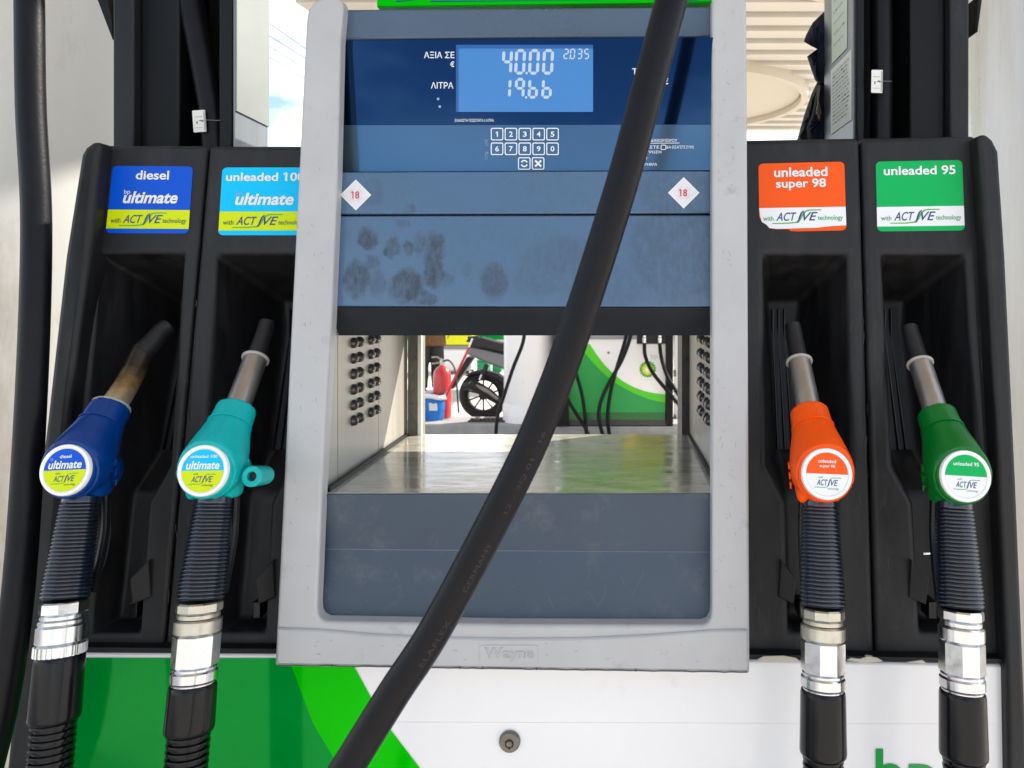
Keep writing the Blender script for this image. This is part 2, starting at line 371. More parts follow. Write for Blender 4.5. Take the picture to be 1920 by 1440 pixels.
ap.prism([FP(*p, .0042) for p in crv+[(1404, 1260), (960, 1254), (518, 1247)]], (0, .02, 0), 'silver')
rnd = random.Random(11); low_ = []
for i in range(61):
    x = lerp_(520, 1402, i/60); low_.append((x, lerp_(1249, 1262.5, i/60)+rnd.choice((0, 0, 0, .6, 1.2))))
ap.stroke(low_, 2.6, lambda x, y: FP(x, y-2.5, .0052), 'grime')
for x in (622, 720, 862, 905, 921, 985, 1006, 1100, 1192, 1285): ap.poly([FP(x+a_, lerp_(1250, 1263, (x-515)/890)-3+b_, .0056) for a_, b_ in arc(0, 0, rnd.uniform(1.2, 2.6), 0, 320, 8)], 'grime')
for i in range(26):
    x, y, l_ = rnd.uniform(530, 1390), rnd.uniform(1200, 1245), rnd.uniform(2, 9); an = rnd.uniform(-.6, .6)
    if not 880 < x < 1020: ap.stroke([(x, y), (x+l_*math.cos(an), y+l_*math.sin(an))], rnd.uniform(.5, 1.0), lambda x, y: FP(x, y, .0046), 'scratch')
apron = ap.build('apron', frame, bevel=.003, seg=2)
mk = MB(); mk.prism([FP(*p, .0052) for p in rrect(900, 1210, 1008, 1244, 3)], (0, .004, 0), 'silver')
mk.text('Wayne', lambda x, y: FP(x, y, .0056), (909, 1214, 1000, 1240), 'silver2', bold=.012)  # darker copy underneath: painted outline for the shading of embossed letters
mk.text('Wayne', lambda x, y: FP(x, y, .0060), (910.2, 1215.2, 998.8, 1239), 'silver', bold=.0)
mk.build('maker_plate', frame)

# head panels
def panel(name, quad, plane, m, d=.03, bev=.002, parent=root):
    a = MB(); a.prism([plane(*p) for p in quad], (0, d, 0), m); return a.build(name, parent, bevel=bev)
panel('header_panel', [(638, 17), (1337, 12), (1336, 70), (634, 74)], PN, 'slate', d=.06, bev=.004)
gp = MB(); gp.prism([GL(*p) for p in [(630, 76), (1338, 70), (1338, 233), (628, 234)]], (0, .02, 0), 'glass')
GF = lambda o: (lambda x, y: GL(x, y, o))
gp.text('ΑΞΙΑ ΣΕ', GF(.0006), (795, 97, 852, 109), 'white', bold=.012)
gp.text('€', GF(.0006), (844, 115, 852, 125.5), 'white', bold=.02)
gp.text('ΛΙΤΡΑ', GF(.0006), (808, 154, 850, 166), 'white', bold=.012)
gp.text('ΕΛΑΧΙΣΤΗ ΠΟΣΟΤΗΤΑ 5 ΛΙΤΡΑ', GF(.0006), (853, 223, 926, 228.5), 'white', bold=.01)
gp.text('ΤΙΜΗ', GF(.0006), (1185, 128, 1228, 140), 'white', bold=.012)
gp.text('ΛΙΤΡΟΥ', GF(.0006), (1186, 146, 1240, 158), 'white', bold=.012)
gp.text('€', GF(.0006), (1245, 146, 1253, 158), 'white', bold=.02)
for p in ((821.5, 185.5), (824.5, 200)): gp.poly([GL(a, b, .0006) for a, b in arc(p[0], p[1], 2.6, 0, 345, 12)], 'paleblue')
glass = gp.build('display_glass', root)
sc = MB(); sc.poly([GL(*p, .0008) for p in rrect(855, 84, 1112, 210, 2)], mat('screen_border', (.02, .09, .28), .12, emit=.10))
sc.poly([GL(*p, .0014) for p in rrect(860, 91, 1112, 210, 2)], 'lcd')
SEG = {'0': 'abcdef', '1': 'bc', '2': 'abged', '3': 'abgcd', '4': 'fgbc', '5': 'afgcd', '6': 'fedcg', '9': 'abcfg'}
def digit(mb, d, x0, y0, x1, y1, t):
    sl = lambda y: (y1-y)/(y1-y0)*(x1-x0)*.12
    ym = (y0+y1)/2; gq = t*.16
    def bar(ax, ay, bx, by):
        if ax == bx: p = [(ax, ay+gq), (ax+t/2, ay+t*.45+gq), (ax+t/2, by-t*.45-gq), (ax, by-gq), (ax-t/2, by-t*.45-gq), (ax-t/2, ay+t*.45+gq)]
        else: p = [(ax+gq, ay), (ax+t*.45+gq, ay-t/2), (bx-t*.45-gq, ay-t/2), (bx-gq, ay), (bx-t*.45-gq, ay+t/2), (ax+t*.45+gq, ay+t/2)]
        mb.poly([GL(x+sl(y)-(x1-x0)*.06, y, .0020) for x, y in p], 'segs')
    xl, xr, yt, yb = x0+t/2, x1-t/2, y0+t/2, y1-t/2
    S = {'a': (xl, yt, xr, yt), 'd': (xl, yb, xr, yb), 'g': (xl, ym, xr, ym), 'f': (xl, yt, xl, ym), 'e': (xl, ym, xl, yb), 'b': (xr, yt, xr, ym), 'c': (xr, ym, xr, yb)}
    for s_ in SEG[d]: bar(*S[s_])
def dot(mb, x, y, r): mb.poly([GL(a, b, .0020) for a, b in arc(x, y, r, 0, 330, 10)], 'segs')
for d, x0, x1 in (('4', 941, 961), ('0', 965, 985.5), ('0', 991, 1011.5), ('0', 1017, 1038)): digit(sc, d, x0, 92, x1, 140, 5.8)
dot(sc, 987.5, 137, 2.4)
for d, x0, x1 in (('1', 943, 958.5), ('9', 965, 984), ('6', 990, 1009), ('6', 1015.5, 1035)): digit(sc, d, x0, 146, x1, 185, 5.5)
dot(sc, 986.5, 182.5, 2.3)
for d, x0, x1 in (('2', 1056.5, 1066.5), ('0', 1068.5, 1078.5), ('3', 1082, 1092), ('5', 1095, 1105)): digit(sc, d, x0, 91, x1, 111, 2.6)
dot(sc, 1067.6, 109.5, 1.2)
sc.build('display_screen', glass)
kp = MB(); kp.prism([GL(*p) for p in [(628, 234.6), (1338, 233.6), (1338, 319), (627, 322)]], (0, .02, 0), 'keyblue')
for body, bx in (('ΟΔΗΓΙΕΣ ΠΡΟΚΑΘΟΡΙΣΜΟΥ', (1172, 260.5, 1270, 266)), ('ΠΑΤΗΣΤΕ', (1190, 273, 1236, 278.5)), ('ΚΑΙ ΕΙΣΑΓΕΤΕ ΕΥΡΩ', (1250, 273, 1301, 278.5)), ('ΓΙΑ ΑΚΥΡΩΣΗ', (1186, 282.5, 1240, 287.5)), ('ΠΡΙΝ', (1190, 294, 1213, 299)), ('ΤΟ ΟΧΗΜΑ', (1188, 305.5, 1232, 311))):
    kp.text(body, GF(.0006), bx, 'white', bold=.005)
kp.stroke([(1174, 268.8), (1274, 268.2)], 1.1, GF(.0006), 'white')
kp.text('ΕΥΡΩ', lambda x, y: GL(911+(y-288)*.0+(x-911), y, .0006), (909, 262, 915, 273), 'paleblue')
kp.text('ΛΙΤ', GF(.0006), (909, 285, 915, 300), 'paleblue')
def ring2d(mb, outer, inner, fn, m):
    n_ = len(outer); mb.add([fn(*p) for p in outer]+[fn(*p) for p in inner], [(i, (i+1) % n_, (i+1) % n_+n_, i+n_) for i in range(n_)], m, True)
ring2d(kp, rrect(1239, 271.5, 1249, 281, 2), rrect(1240.2, 272.7, 1247.8, 279.8, 1.4), GF(.0006), 'white')
keypad = kp.build('keypad_panel', root)
keys = [(str((i+1) % 10), 932+26*(i % 5), 251.5 if i < 5 else 279) for i in range(10)]+[('O', 983, 306.5), ('X', 1009, 306.5)]
for ch, x, y in keys:
    kb = MB(); kb.prism([GL(*p, .0011) for p in rrect(x-11.5, y-11.5, x+11.5, y+11.5, 3)], (0, .0008, 0), 'keyblue')
    ring2d(kb, rrect(x-11.8, y-11.8, x+11.8, y+11.8, 3.4), rrect(x-9.9, y-9.9, x+9.9, y+9.9, 2), GF(.0016), 'white')
    if ch == 'O':
        for a0 in (200, 20): kb.stroke(arc(x, y, 5.6, a0, a0+140, 10), 2.6, GF(.0016), 'white')
    elif ch == 'X':
        for sg in (1, -1): kb.stroke([(x-5.6, y-5.6*sg), (x+5.6, y+5.6*sg)], 3.8, GF(.0016+.0002*sg), 'white')
    elif ch == '1': kb.stroke([(x+.6, y-5), (x+.6, y+5)], 2.2, GF(.0016), 'white'); kb.stroke([(x-2.6, y-2.2), (x+.8, y-4.3)], 1.6, GF(.0017), 'white')
    else: kb.text(ch, GF(.0016), (x-3.6, y-5, x+3.6, y+5), 'white', bold=.02)
    kb.build('key', keypad)

# smudged slate panel material: finger marks where the sheen is gone
def smudge_mat():
    m = mat('smudged_slate_panel', (.045, .105, .21), .27, spec=.8)
    t = m.node_tree; b = t.nodes['Principled BSDF']; co = t.nodes.new('ShaderNodeTexCoord')
    nz_ = t.nodes.new('ShaderNodeTexNoise'); nz_.inputs['Scale'].default_value = 38; nz_.inputs['Detail'].default_value = 8; nz_.inputs['Roughness'].default_value = .75
    t.links.new(co.outputs['Object'], nz_.inputs['Vector'])
    wob = t.nodes.new('ShaderNodeVectorMath'); wob.operation = 'MULTIPLY_ADD'; wob.inputs[1].default_value = (.034,)*3
    t.links.new(nz_.outputs['Color'], wob.inputs[0]); t.links.new(co.outputs['Object'], wob.inputs[2])
    acc = None
    for (px, py, rx, ry, st) in [(688, 449, 17, 21, 1), (734, 464, 15, 19, 1), (764, 464, 11, 13, .8), (788, 458, 13, 21, .8), (813, 471, 19, 36, 1), (815, 513, 19, 28, 1), (668, 522, 24, 34, .95),
            (764, 535, 32, 34, 1), (707, 530, 17, 26, .6), (698, 492, 15, 15, .7), (925, 526, 26, 34, .75), (839, 526, 13, 14, .5), (878, 505, 13, 20, .4), (796, 560, 21, 13, .8),
            (1061, 480, 85, 38, .45), (1258, 462, 45, 40, .4), (1010, 525, 55, 34, .4), (771, 392, 15, 9, .6), (758, 417, 13, 10, .6), (700, 360, 22, 30, .45), (1300, 520, 50, 60, .35), (1270, 470, 95, 110, .5), (1130, 540, 90, 50, .35), (1270, 362, 80, 50, .4)]:
        p = PN(px, py)-BASE[root]-Vector((-.017, -.017, -.017)); k_ = p.y and (PN(px, py).y/F_)
        su = t.nodes.new('ShaderNodeVectorMath'); su.operation = 'SUBTRACT'; su.inputs[1].default_value = p
        t.links.new(wob.outputs[0], su.inputs[0])
        dv = t.nodes.new('ShaderNodeVectorMath'); dv.operation = 'MULTIPLY'; dv.inputs[1].default_value = (1/(rx*k_), 0, 1/(ry*k_))
        t.links.new(su.outputs[0], dv.inputs[0])
        ln = t.nodes.new('ShaderNodeVectorMath'); ln.operation = 'LENGTH'; t.links.new(dv.outputs[0], ln.inputs[0])
        mr = t.nodes.new('ShaderNodeMapRange'); mr.inputs['From Min'].default_value = 1.22; mr.inputs['From Max'].default_value = .78
        mr.inputs['To Min'].default_value = 0; mr.inputs['To Max'].default_value = st
        t.links.new(ln.outputs['Value'], mr.inputs['Value'])
        if acc is None: acc = mr.outputs['Result']
        else:
            mm = t.nodes.new('ShaderNodeMath'); mm.operation = 'MAXIMUM'; t.links.new(acc, mm.inputs[0]); t.links.new(mr.outputs['Result'], mm.inputs[1]); acc = mm.outputs[0]
    n2 = t.nodes.new('ShaderNodeTexNoise'); n2.inputs['Scale'].default_value = 9; n2.inputs['Detail'].default_value = 7; t.links.new(co.outputs['Object'], n2.inputs['Vector'])
    r2 = t.nodes.new('ShaderNodeMapRange'); r2.inputs['From Min'].default_value = .35; r2.inputs['From Max'].default_value = .75; r2.inputs['To Min'].default_value = 0; r2.inputs['To Max'].default_value = .3
    t.links.new(n2.outputs['Fac'], r2.inputs['Value'])
    ad = t.nodes.new('ShaderNodeMath'); ad.operation = 'MAXIMUM'; t.links.new(acc, ad.inputs[0]); t.links.new(r2.outputs['Result'], ad.inputs[1])
    mu = t.nodes.new('ShaderNodeMath'); mu.operation = 'MULTIPLY'; mu.use_clamp = True      # the marks break up into speckle
    n5 = t.nodes.new('ShaderNodeTexNoise'); n5.inputs['Scale'].default_value = 130; n5.inputs['Detail'].default_value = 7; n5.inputs['Roughness'].default_value = .8
    m5 = t.nodes.new('ShaderNodeMapping'); m5.inputs['Scale'].default_value = (1, 1, .45); t.links.new(co.outputs['Object'], m5.inputs['Vector']); t.links.new(m5.outputs['Vector'], n5.inputs['Vector'])
    q5 = t.nodes.new('ShaderNodeMapRange'); q5.inputs['From Min'].default_value = .36; q5.inputs['From Max'].default_value = .60; q5.inputs['To Min'].default_value = .30; q5.inputs['To Max'].default_value = 1.0
    t.links.new(n5.outputs['Fac'], q5.inputs['Value']); t.links.new(ad.outputs[0], mu.inputs[0]); t.links.new(q5.outputs['Result'], mu.inputs[1])
    fac = mu.outputs[0]
    cm = t.nodes.new('ShaderNodeMix'); cm.data_type = 'RGBA'; cm.inputs['A'].default_value = (.060, .125, .225, 1); cm.inputs['B'].default_value = (.046, .062, .083, 1)
    t.links.new(fac, cm.inputs['Factor']); t.links.new(cm.outputs['Result'], b.inputs['Base Color'])
    for nm, a0, a1 in (('Roughness', .24, .6), ('Specular IOR Level', .8, .25)):
        q = t.nodes.new('ShaderNodeMapRange'); q.inputs['To Min'].default_value = a0; q.inputs['To Max'].default_value = a1
        t.links.new(fac, q.inputs['Value']); t.links.new(q.outputs['Result'], b.inputs[nm])
    return m
M['smudge'] = smudge_mat()
mid = panel('sticker_panel', [(628, 322.5), (1338, 320), (1338, 400), (625, 402)], PN, 'smudge', d=.05)
for cx_, cy_, hx, hy in ((667, 365.5, 29, 29), (1282, 361.5, 29.5, 29.5)):
    a = MB(); dm = lambda r: [(cx_, cy_-hy*r), (cx_+hx*r, cy_), (cx_, cy_+hy*r), (cx_-hx*r, cy_)]
    PF = lambda o: (lambda x, y: PN(x, y, o))
    a.prism([PN(*p, .0008) for p in dm(1)], (0, .0006, 0), 'white')
    ring2d(a, dm(.84), dm(.80), PF(.0012), 'pink'); ring2d(a, dm(.66), dm(.60), PF(.0012), 'pink')
    ring2d(a, arc(cx_, cy_, 11.5, 0, 345, 23), arc(cx_, cy_, 10.2, 0, 345, 23), PF(.0016), 'pink')
    a.text('18', PF(.0018), (cx_-6.5, cy_-7, cx_+6.5, cy_+7), 'red', bold=.02)
    a.stroke([(cx_-8.6, cy_-4), (cx_-5.4, cy_-6.4)], 1.6, PF(.0018), 'red'); a.build('warning_sticker', mid)
panel('fascia_panel', [(625, 405), (1338, 403.5), (1338, 576), (616, 575)], PN, 'smudge', d=.05)
bk = MB(); bk.prism([PN(*p, -.012) for p in [(624, 398), (1338, 398), (1338, 408), (624, 408)]], (0, .02, 0), 'deep')
A, B_ = PN(612, 576), PN(1338, 577)
low1, low2 = at(606, 629, 1.165), at(1340, 629, 1.165)
bk.add([A, B_, low2, low1, A+Vector((0, .09, 0)), B_+Vector((0, .09, 0)), low2+Vector((0, .06, .002)), low1+Vector((0, .06, .002))], [(0, 1, 2, 3), (4, 5, 6, 7), (0, 4, 7, 3), (1, 5, 6, 2), (3, 2, 6, 7)], 'chamfer')
bk.build('head_soffit', root)

# pass-through bay
XL, XR, YB = -.413, .157, 1.56
Zf = H-.2795
b = MB(); b.box((XL-.02, 1.195, 1.303), (XR+.02, YB+.01, 1.76), 'slate'); b.build('head_box', root, bevel=.004)
b = MB(); b.prism([Vector((XL, 1.096, Zf)), Vector((XR, 1.096, Zf)), Vector((XR, YB, Zf)), Vector((XL, YB, Zf))], (0, 0, -.012), 'steelfloor'); b.build('bay_floor', root)
for sx, xw in ((1, XL), (-1, XR)):
    b = MB()
    for y0, y1 in ((1.10, 1.158), (1.1605, 1.362), (1.364, YB-.006)):
        b.box((xw-.002 if sx > 0 else xw, y0, Zf+.002), (xw if sx > 0 else xw+.002, y1, 1.31), 'steel')
    b.box((xw-.012*sx if sx > 0 else xw+.003, 1.10, Zf-.02), (xw-.003 if sx > 0 else xw+.012, YB, 1.31), 'deep')
    for yc in (1.222, 1.252, 1.310, 1.342):
        for i in range(6):
            zc = H-.074-.0248*i
            vs = []; nu, nv = 10, 5              # hooded louvre: half dome, open towards the back
            for j in range(nv+1):
                e = j/nv*math.pi/2
                for q in range(nu+1):
                    a_ = math.pi*q/nu
                    vs.append(Vector((xw+sx*.0095*math.sin(a_)*math.cos(e)**.7, yc-.012*math.sin(e)+.006, zc+.0088*math.cos(a_)*math.cos(e))))
            fs = [(j*(nu+1)+q, j*(nu+1)+q+1, (j+1)*(nu+1)+q+1, (j+1)*(nu+1)+q) for j in range(nv) for q in range(nu)]
            b.add(vs, fs, 'louvre')
            b.box((xw if sx > 0 else xw-.0012, yc-.001, zc-.0075), (xw+.0012 if sx > 0 else xw, yc+.0055, zc+.0075), 'deep')
    b.build('bay_wall', root)
b = MB(); b.prism([Vector((XL+.004, 1.10, Zf)), Vector((XL+.004, 1.10, Zf+.006)), Vector((XL, YB-.02, Zf+.006)), Vector((XL, YB-.02, Zf))], (.006, 0, 0), 'deep'); b.build('bay_seal', root)
b = MB(); b.prism([Vector((XR-.010, 1.09, Zf)), Vector((XR-.010, 1.09, Zf+.006)), Vector((XR-.006, YB-.02, Zf+.006)), Vector((XR-.006, YB-.02, Zf))], (.006, 0, 0), 'deep'); b.build('bay_seal', root)
for (x0, x1, m) in ((-.4125, -.3835, 'flange'), (.142, .168, 'flange_dark')):
    b = MB(); b.box((x0, YB-.004, Zf-.02), (x1, YB+.10 if x0 > 0 else YB+.02, 1.31), m)
    if x0 < 0: b.box((x1-.007, YB-.012, Zf), (x1, YB-.004, 1.31), 'wpanel')
    xm = (x0+x1)/2; o_ = YB-.0045
    def rib(p, q, r=.0014): b.tube([Vector((p[0], o_, p[1])), Vector((q[0], o_, q[1]))], r, m, n=6)
    x1r = x1-.008 if x0 < 0 else x1-.001; x0r = x0+.002
    rib((x0r, 1.29), (x1r, 1.23)); rib((x1r, 1.215), (x0r, 1.16)); rib((x0r, 1.223), (x1r, 1.223)); rib((x0r, 1.132), (x1r, 1.132)); rib((x0r, 1.12), (x1r, 1.08))
    b.lathe([(.005, .003), (.005, -.004), (.0025, -.004), (.0025, .001)], m, (xm-.003, o_, 1.223), axis='y', n=16)
    b.build('rear_flange', root)

# lower slate panel with a crease, below the bay
cr = [(600, 926), (1337, 924), (1337, 1034), (596, 1030)]
b = MB()
r0 = [PN(597, 927.5, .002), PN(1338, 926.5, .002)]; r1 = [PN(594, 1030, -.010), PN(1338, 1034, -.010)]; r2 = [PN(588, 1176, .0), PN(1340, 1178, .0)]
rt = [p+Vector((0, .06, .0)) for p in r0]
b.add(rt+r0+r1+r2, [(0, 1, 3, 2), (2, 3, 5, 4), (4, 5, 7, 6)], 'slate_low')
lowp = lambda x, y: lerp3(r1, r2, (y-1032)/145, x)
def lerp3(a_, c_, v, x): e1 = a_[0]*(1-v)+c_[0]*v; e2 = a_[1]*(1-v)+c_[1]*v; u = (x-594)/744; return e1*(1-u)+e2*u+Vector((0, -.0006, 0))
for pl in ([(1164, 1080), (1172, 1100), (1184, 1119), (1194, 1098), (1207, 1072)], [(1108, 1066), (1101, 1090), (1104, 1112), (1122, 1137), (1134, 1116), (1136, 1096)], [(1030, 1120), (1038, 1138), (1044, 1126)]):
    for k_ in range(len(pl)-1):
        if k_ != 1: b.stroke([pl[k_], pl[k_+1]], .9, lowp, 'chalk')
rnd = random.Random(8)
for i in range(40):
    x, y = rnd.uniform(610, 1325), rnd.choice((rnd.uniform(1040, 1165), rnd.uniform(1158, 1172))); b.stroke([(x, y), (x+rnd.uniform(-6, 6), y+rnd.uniform(-5, 5))], rnd.uniform(.4, .9), lowp, 'chalk')
b.stroke([(594, 1031), (960, 1032.5), (1338, 1033)], 1.8, lowp, 'crease_highlight')  # paler line painted along the crease as its highlight
b.build('lower_panel', root, angle=3)
b = MB(); b.box((XL-.01, 1.15, .13), (XR+.01, YB, Zf-.013), 'deep'); b.build('core', root)

# nozzle pockets
BOOTS = [  # module corners TL,TR,BR,BL on the leaned plane; pocket centre line x at y=475 and y=1195
    dict(q=[(186, 272), (389, 273), (305, 1214), (84, 1212)], tx=(265, 215)),
    dict(q=[(391, 273), (612, 273), (545, 1216), (308, 1214)], tx=(484, 450)),
    dict(q=[(1390, 262), (1612, 258), (1640, 1230), (1392, 1226)], tx=(1510, 1524)),
    dict(q=[(1615, 258), (1832, 254), (1886, 1236), (1643, 1230)], tx=(1733, 1772))]
DXB = 80
def lerp(a, b, t): return a+(b-a)*t
STK = []
for bi, bd in enumerate(BOOTS):
    q = bd['q']; mb = MB()
    edgeL = lambda y: lerp(q[0][0], q[3][0], (y-q[0][1])/(q[3][1]-q[0][1]))
    edgeR = lambda y: lerp(q[1][0], q[2][0], (y-q[1][1])/(q[2][1]-q[1][1]))
    cxy = lambda y: lerp(bd['tx'][0], bd['tx'][1], (y-475)/720)
    rows = [(475, 80, .030, .16, 88), (620, 80, .026, .17, 0), (875, 82, .024, .13, 0), (945, 46, .026, .065, 0), (1188, 46, .028, .055, 0)]
    out_l = []; out_r = []; in_l = []; in_r = []; el = []; er = []
    for (y, hw, ihw, dep, dn) in rows:
        L_, R_ = MP(cxy(y)-hw, y), MP(cxy(y)+hw, y); c_ = (L_+R_)/2
        out_l.append(L_); out_r.append(R_); el.append(MP(edgeL(y), y)); er.append(MP(edgeR(y), y))
        dz = dn/F_*1.2
        in_l.append(c_+Vector((-ihw, dep, -dz))); in_r.append(c_+Vector((ihw, dep, -dz)))
    topL, topR, botL, botR = MP(*q[0]), MP(*q[1]), MP(*q[3]), MP(*q[2])
    rb = Vector((0, .012, .006))
    V = []; Fc = []
    def quad(*p):
        k0 = len(V); V.extend(p); Fc.append(tuple(range(k0, k0+len(p))))
    n_ = len(rows)
    back = Vector((0, .185, 0))
    # front face
    quad(topL, topR, er[0], out_r[0], out_l[0], el[0])
    for i in range(n_-1):
        quad(el[i], out_l[i], out_l[i+1], el[i+1]); quad(out_r[i], er[i], er[i+1], out_r[i+1])
        quad(out_l[i], in_l[i], in_l[i+1], out_l[i+1]); quad(in_r[i], out_r[i], out_r[i+1], in_r[i+1]); quad(in_l[i], in_r[i], in_r[i+1], in_l[i+1])
    quad(el[-1], out_l[-1], out_r[-1], er[-1], botR, botL)
    quad(out_l[0], out_r[0], in_r[0], in_l[0]); quad(out_l[-1], in_l[-1], in_r[-1], out_r[-1])
    # sides, top, bottom
    quad(topL, topL+back, topR+back, topR); quad(botL, botR, botR+back, botL+back)
    sl = [topL]+el+[botL]; sr = [topR]+er+[botR]
    for i in range(len(sl)-1):
        quad(sl[i], sl[i+1], sl[i+1]+back, sl[i]+back); quad(sr[i], sr[i]+back, sr[i+1]+back, sr[i+1])
    mb.add(V, Fc, 'black')
    rs = random.Random(20+bi)
    for i in range(46):
        side_ = rs.random() < .5; y = rs.uniform(500, 1190); xx = cxy(y)+(rs.uniform(-112, -86) if side_ else rs.uniform(86, 112))
        l_ = rs.uniform(4, 26); mb.stroke([(xx, y), (xx+rs.uniform(-2, 2), y+l_*.5), (xx+rs.uniform(-4, 4), y+l_)], rs.uniform(.5, 1.3), lambda x, y: MP(x, y, .0003), 'scuff')
    # weld duplicate corners
    me_key = {}; remap = []; nv = []
    for p in mb.v:
        kk = (round(p.x, 5), round(p.y, 5), round(p.z, 5))
        if kk not in me_key: me_key[kk] = len(nv); nv.append(p)
        remap.append(me_key[kk])
    mb.v = nv; mb.f = [tuple(remap[i] for i in f) for f in mb.f]
    boot = mb.build('nozzle_pocket', root, bevel=.0085, seg=4)
    # guide ribs inside, latch block and switch lever
    rb_ = MB(); cI = (in_l[1]+in_r[1])/2; cJ = (in_l[2]+in_r[2])/2
    for dx in (-.016, -.006, .004):
        rb_.tube([cI+Vector((dx, -.004, .03)), cI+Vector((dx, -.004, -.02)), cJ+Vector((dx*1.2, -.004, 0))], .0022, 'blackgloss', n=6)
    rb_.build('guide_rib', boot)
    lt = MB(); s_ = 1 if bi < 2 else -1
    c4 = lerp((in_l[3]+in_r[3])/2, (in_l[4]+in_r[4])/2, .62)
    P0 = c4+Vector((s_*.026, -.075, .012))
    lt.prism([P0, P0+Vector((s_*.020, .012, .024)), P0+Vector((s_*.024, .012, -.030)), P0+Vector((s_*.004, 0, -.036))], (0, .06, 0), 'black')
    lt.box(tuple(c4+Vector((-.016 if s_ < 0 else .010, -.050, -.055))), tuple(c4+Vector((-.004 if s_ < 0 else .022, -.02, -.03))), 'blackgloss')
    if bi == 3: lt.tube([c4+Vector((s_*.006, -.045, .04)), c4+Vector((s_*.024, -.047, .04))], .0025, 'chrome', n=8)
    lt.build('latch', boot, bevel=.002)
    STK.append(boot)

# fuel grade stickers (print kept in the sticker's own mesh)
P_BLUE = mat('royal_blue_print', (.0, .082, .60), .32, spec=.2); P_CYAN = mat('cyan_print', (.0, .52, .90), .32, spec=.2)
P_ORNG = mat('orange_print', (.86, .095, .004), .32, spec=.2); P_GRN = mat('green_print', (.0, .40, .09), .32, spec=.2)
P_YEL = M['yel']
def swoosh_pts(u0, u1, v0, v1):
    um = lerp(u0, u1, .56); return [(u0, v1), (lerp(u0, um, .55), v1), (um-.02, v1-.015), (um+.01, lerp(v1, v0, .35)), (um+.035, lerp(v1, v0, .7)), (um+.075, v0+.012), (um+.12, v0), (u1, v0)]
def grade_sticker(boot, q, colour, lines, band, ult, outline=None):
    a = MB(); e = lambda o: quadmap(q, MP, o)
    a.poly([e(.0008)(*p) for p in (outline or rrect(0, 0, 1, 1, .06))], colour)
    bt = [(0, .65), (1, .65), (1, .93), (0, .93)] if outline is None else [(.0, .655), (1, .655), (1, .925), (.82, .935), (.66, .955), (.20, .965), (.115, .95), (.08, .90), (.03, .86), (.012, .78)]
    a.poly([e(.0012)(*p) for p in bt], band)
    for s_, bx in lines: a.text(s_, e(.0013), bx, 'white', bold=.02)
    if lines[0][0].endswith('100'): a.stroke([(.712, .10), (.745, .076)], .022, e(.0013), 'white')
    if ult:
        a.text('bp', e(.0013), (.175, .35, .25, .43), 'paleblue' if colour is P_CYAN else 'white')
        a.text('ultimate', e(.0014), (.17, .375, .84, .555), 'white', shear=.22, bold=.028)
    tx = 'dkprint' if band is P_YEL else M['gtext']
    a.text('with', e(.0016), (.045, .775, .165, .845), tx, bold=.008)
    a.text('ACT', e(.0016), (.195, .725, .43, .85), 'navy', shear=.35, bold=.012)
    a.text('VE', e(.0016), (.505, .725, .675, .85), 'navy', shear=.35, bold=.012)
    a.text('technology', e(.0016), (.675, .775, .965, .865), tx, bold=.008)
    a.stroke(swoosh_pts(.15, .72, .695, .885), [.014, .018, .022, .020, .020, .022, .018, .014], e(.0015), 'swoosh')
    a.stroke([(.435, .872), (.455, .845), (.470, .79), (.487, .735), (.515, .703)], [.012, .018, .021, .018, .012], e(.0017), 'navy')
    a.build('grade_sticker', boot)
grade_sticker(STK[0], [(211, 311), (362, 312), (353, 438), (198, 437)], P_BLUE, [('diesel', (.30, .065, .71, .20))], P_YEL, True)
grade_sticker(STK[1], [(417, 314), (580, 314), (574, 441), (409, 441)], P_CYAN, [('unleaded 100', (.05, .075, .95, .20))], P_YEL, True)
torn = rrect(0, 0, 1, 1, .06)[:18]+[(.94, 1.0), (.45, 1.005), (.36, 1.0), (.34, .975), (.2, .97), (.115, .955), (.08, .90), (.03, .86), (.0, .78)]
grade_sticker(STK[2], [(1422, 307), (1583, 303), (1587, 432), (1424, 434)], P_ORNG, [('unleaded', (.18, .065, .80, .205)), ('super 98', (.20, .235, .78, .40))], M['white'], False, torn)
grade_sticker(STK[3], [(1642, 303), (1804, 300), (1809, 432), (1645, 434)], P_GRN, [('unleaded 95', (.09, .07, .92, .20))], M['white'], False)

# side trims of the cabinet
for pts_ in ([(150, 290), (158, 276), (172, 266), (188, 264), (184, 292), (165, 480), (131, 740), (84, 1216), (66, 1420), (50, 1640), (-10, 1640), (14, 1400), (40, 1150), (84, 800), (120, 480)],
             [(1834, 255), (1848, 250), (1862, 262), (1873, 284), (1886, 480), (1906, 900), (1928, 1440), (1934, 1640), (1897, 1640), (1892, 1440), (1888, 1240), (1870, 860), (1851, 480)]):
    b = MB(); b.prism([MP(*p, .030) for p in pts_], (0, .37, 0), 'black'); b.build('side_trim', root, bevel=.009, seg=3)
b = MB()
for x0, x1 in ((-.83, XL-.013), (XR+.013, .585)): b.box((x0, 1.352, .13), (x1, YB, 1.56), 'deep')
b.build('cabinet', root)
b = MB()     # dark gasket between pockets and door
b.prism([LP(*p, .004) for p in [(70, 1213), (560, 1217), (560, 1226), (70, 1223)]], (0, .06, 0), 'deep'); b.build('gasket', root); b = MB()
b.prism([LP(*p, .004) for p in [(1395, 1227), (1888, 1236), (1888, 1245), (1395, 1236)]], (0, .06, 0), 'deep'); b.build('gasket', root)

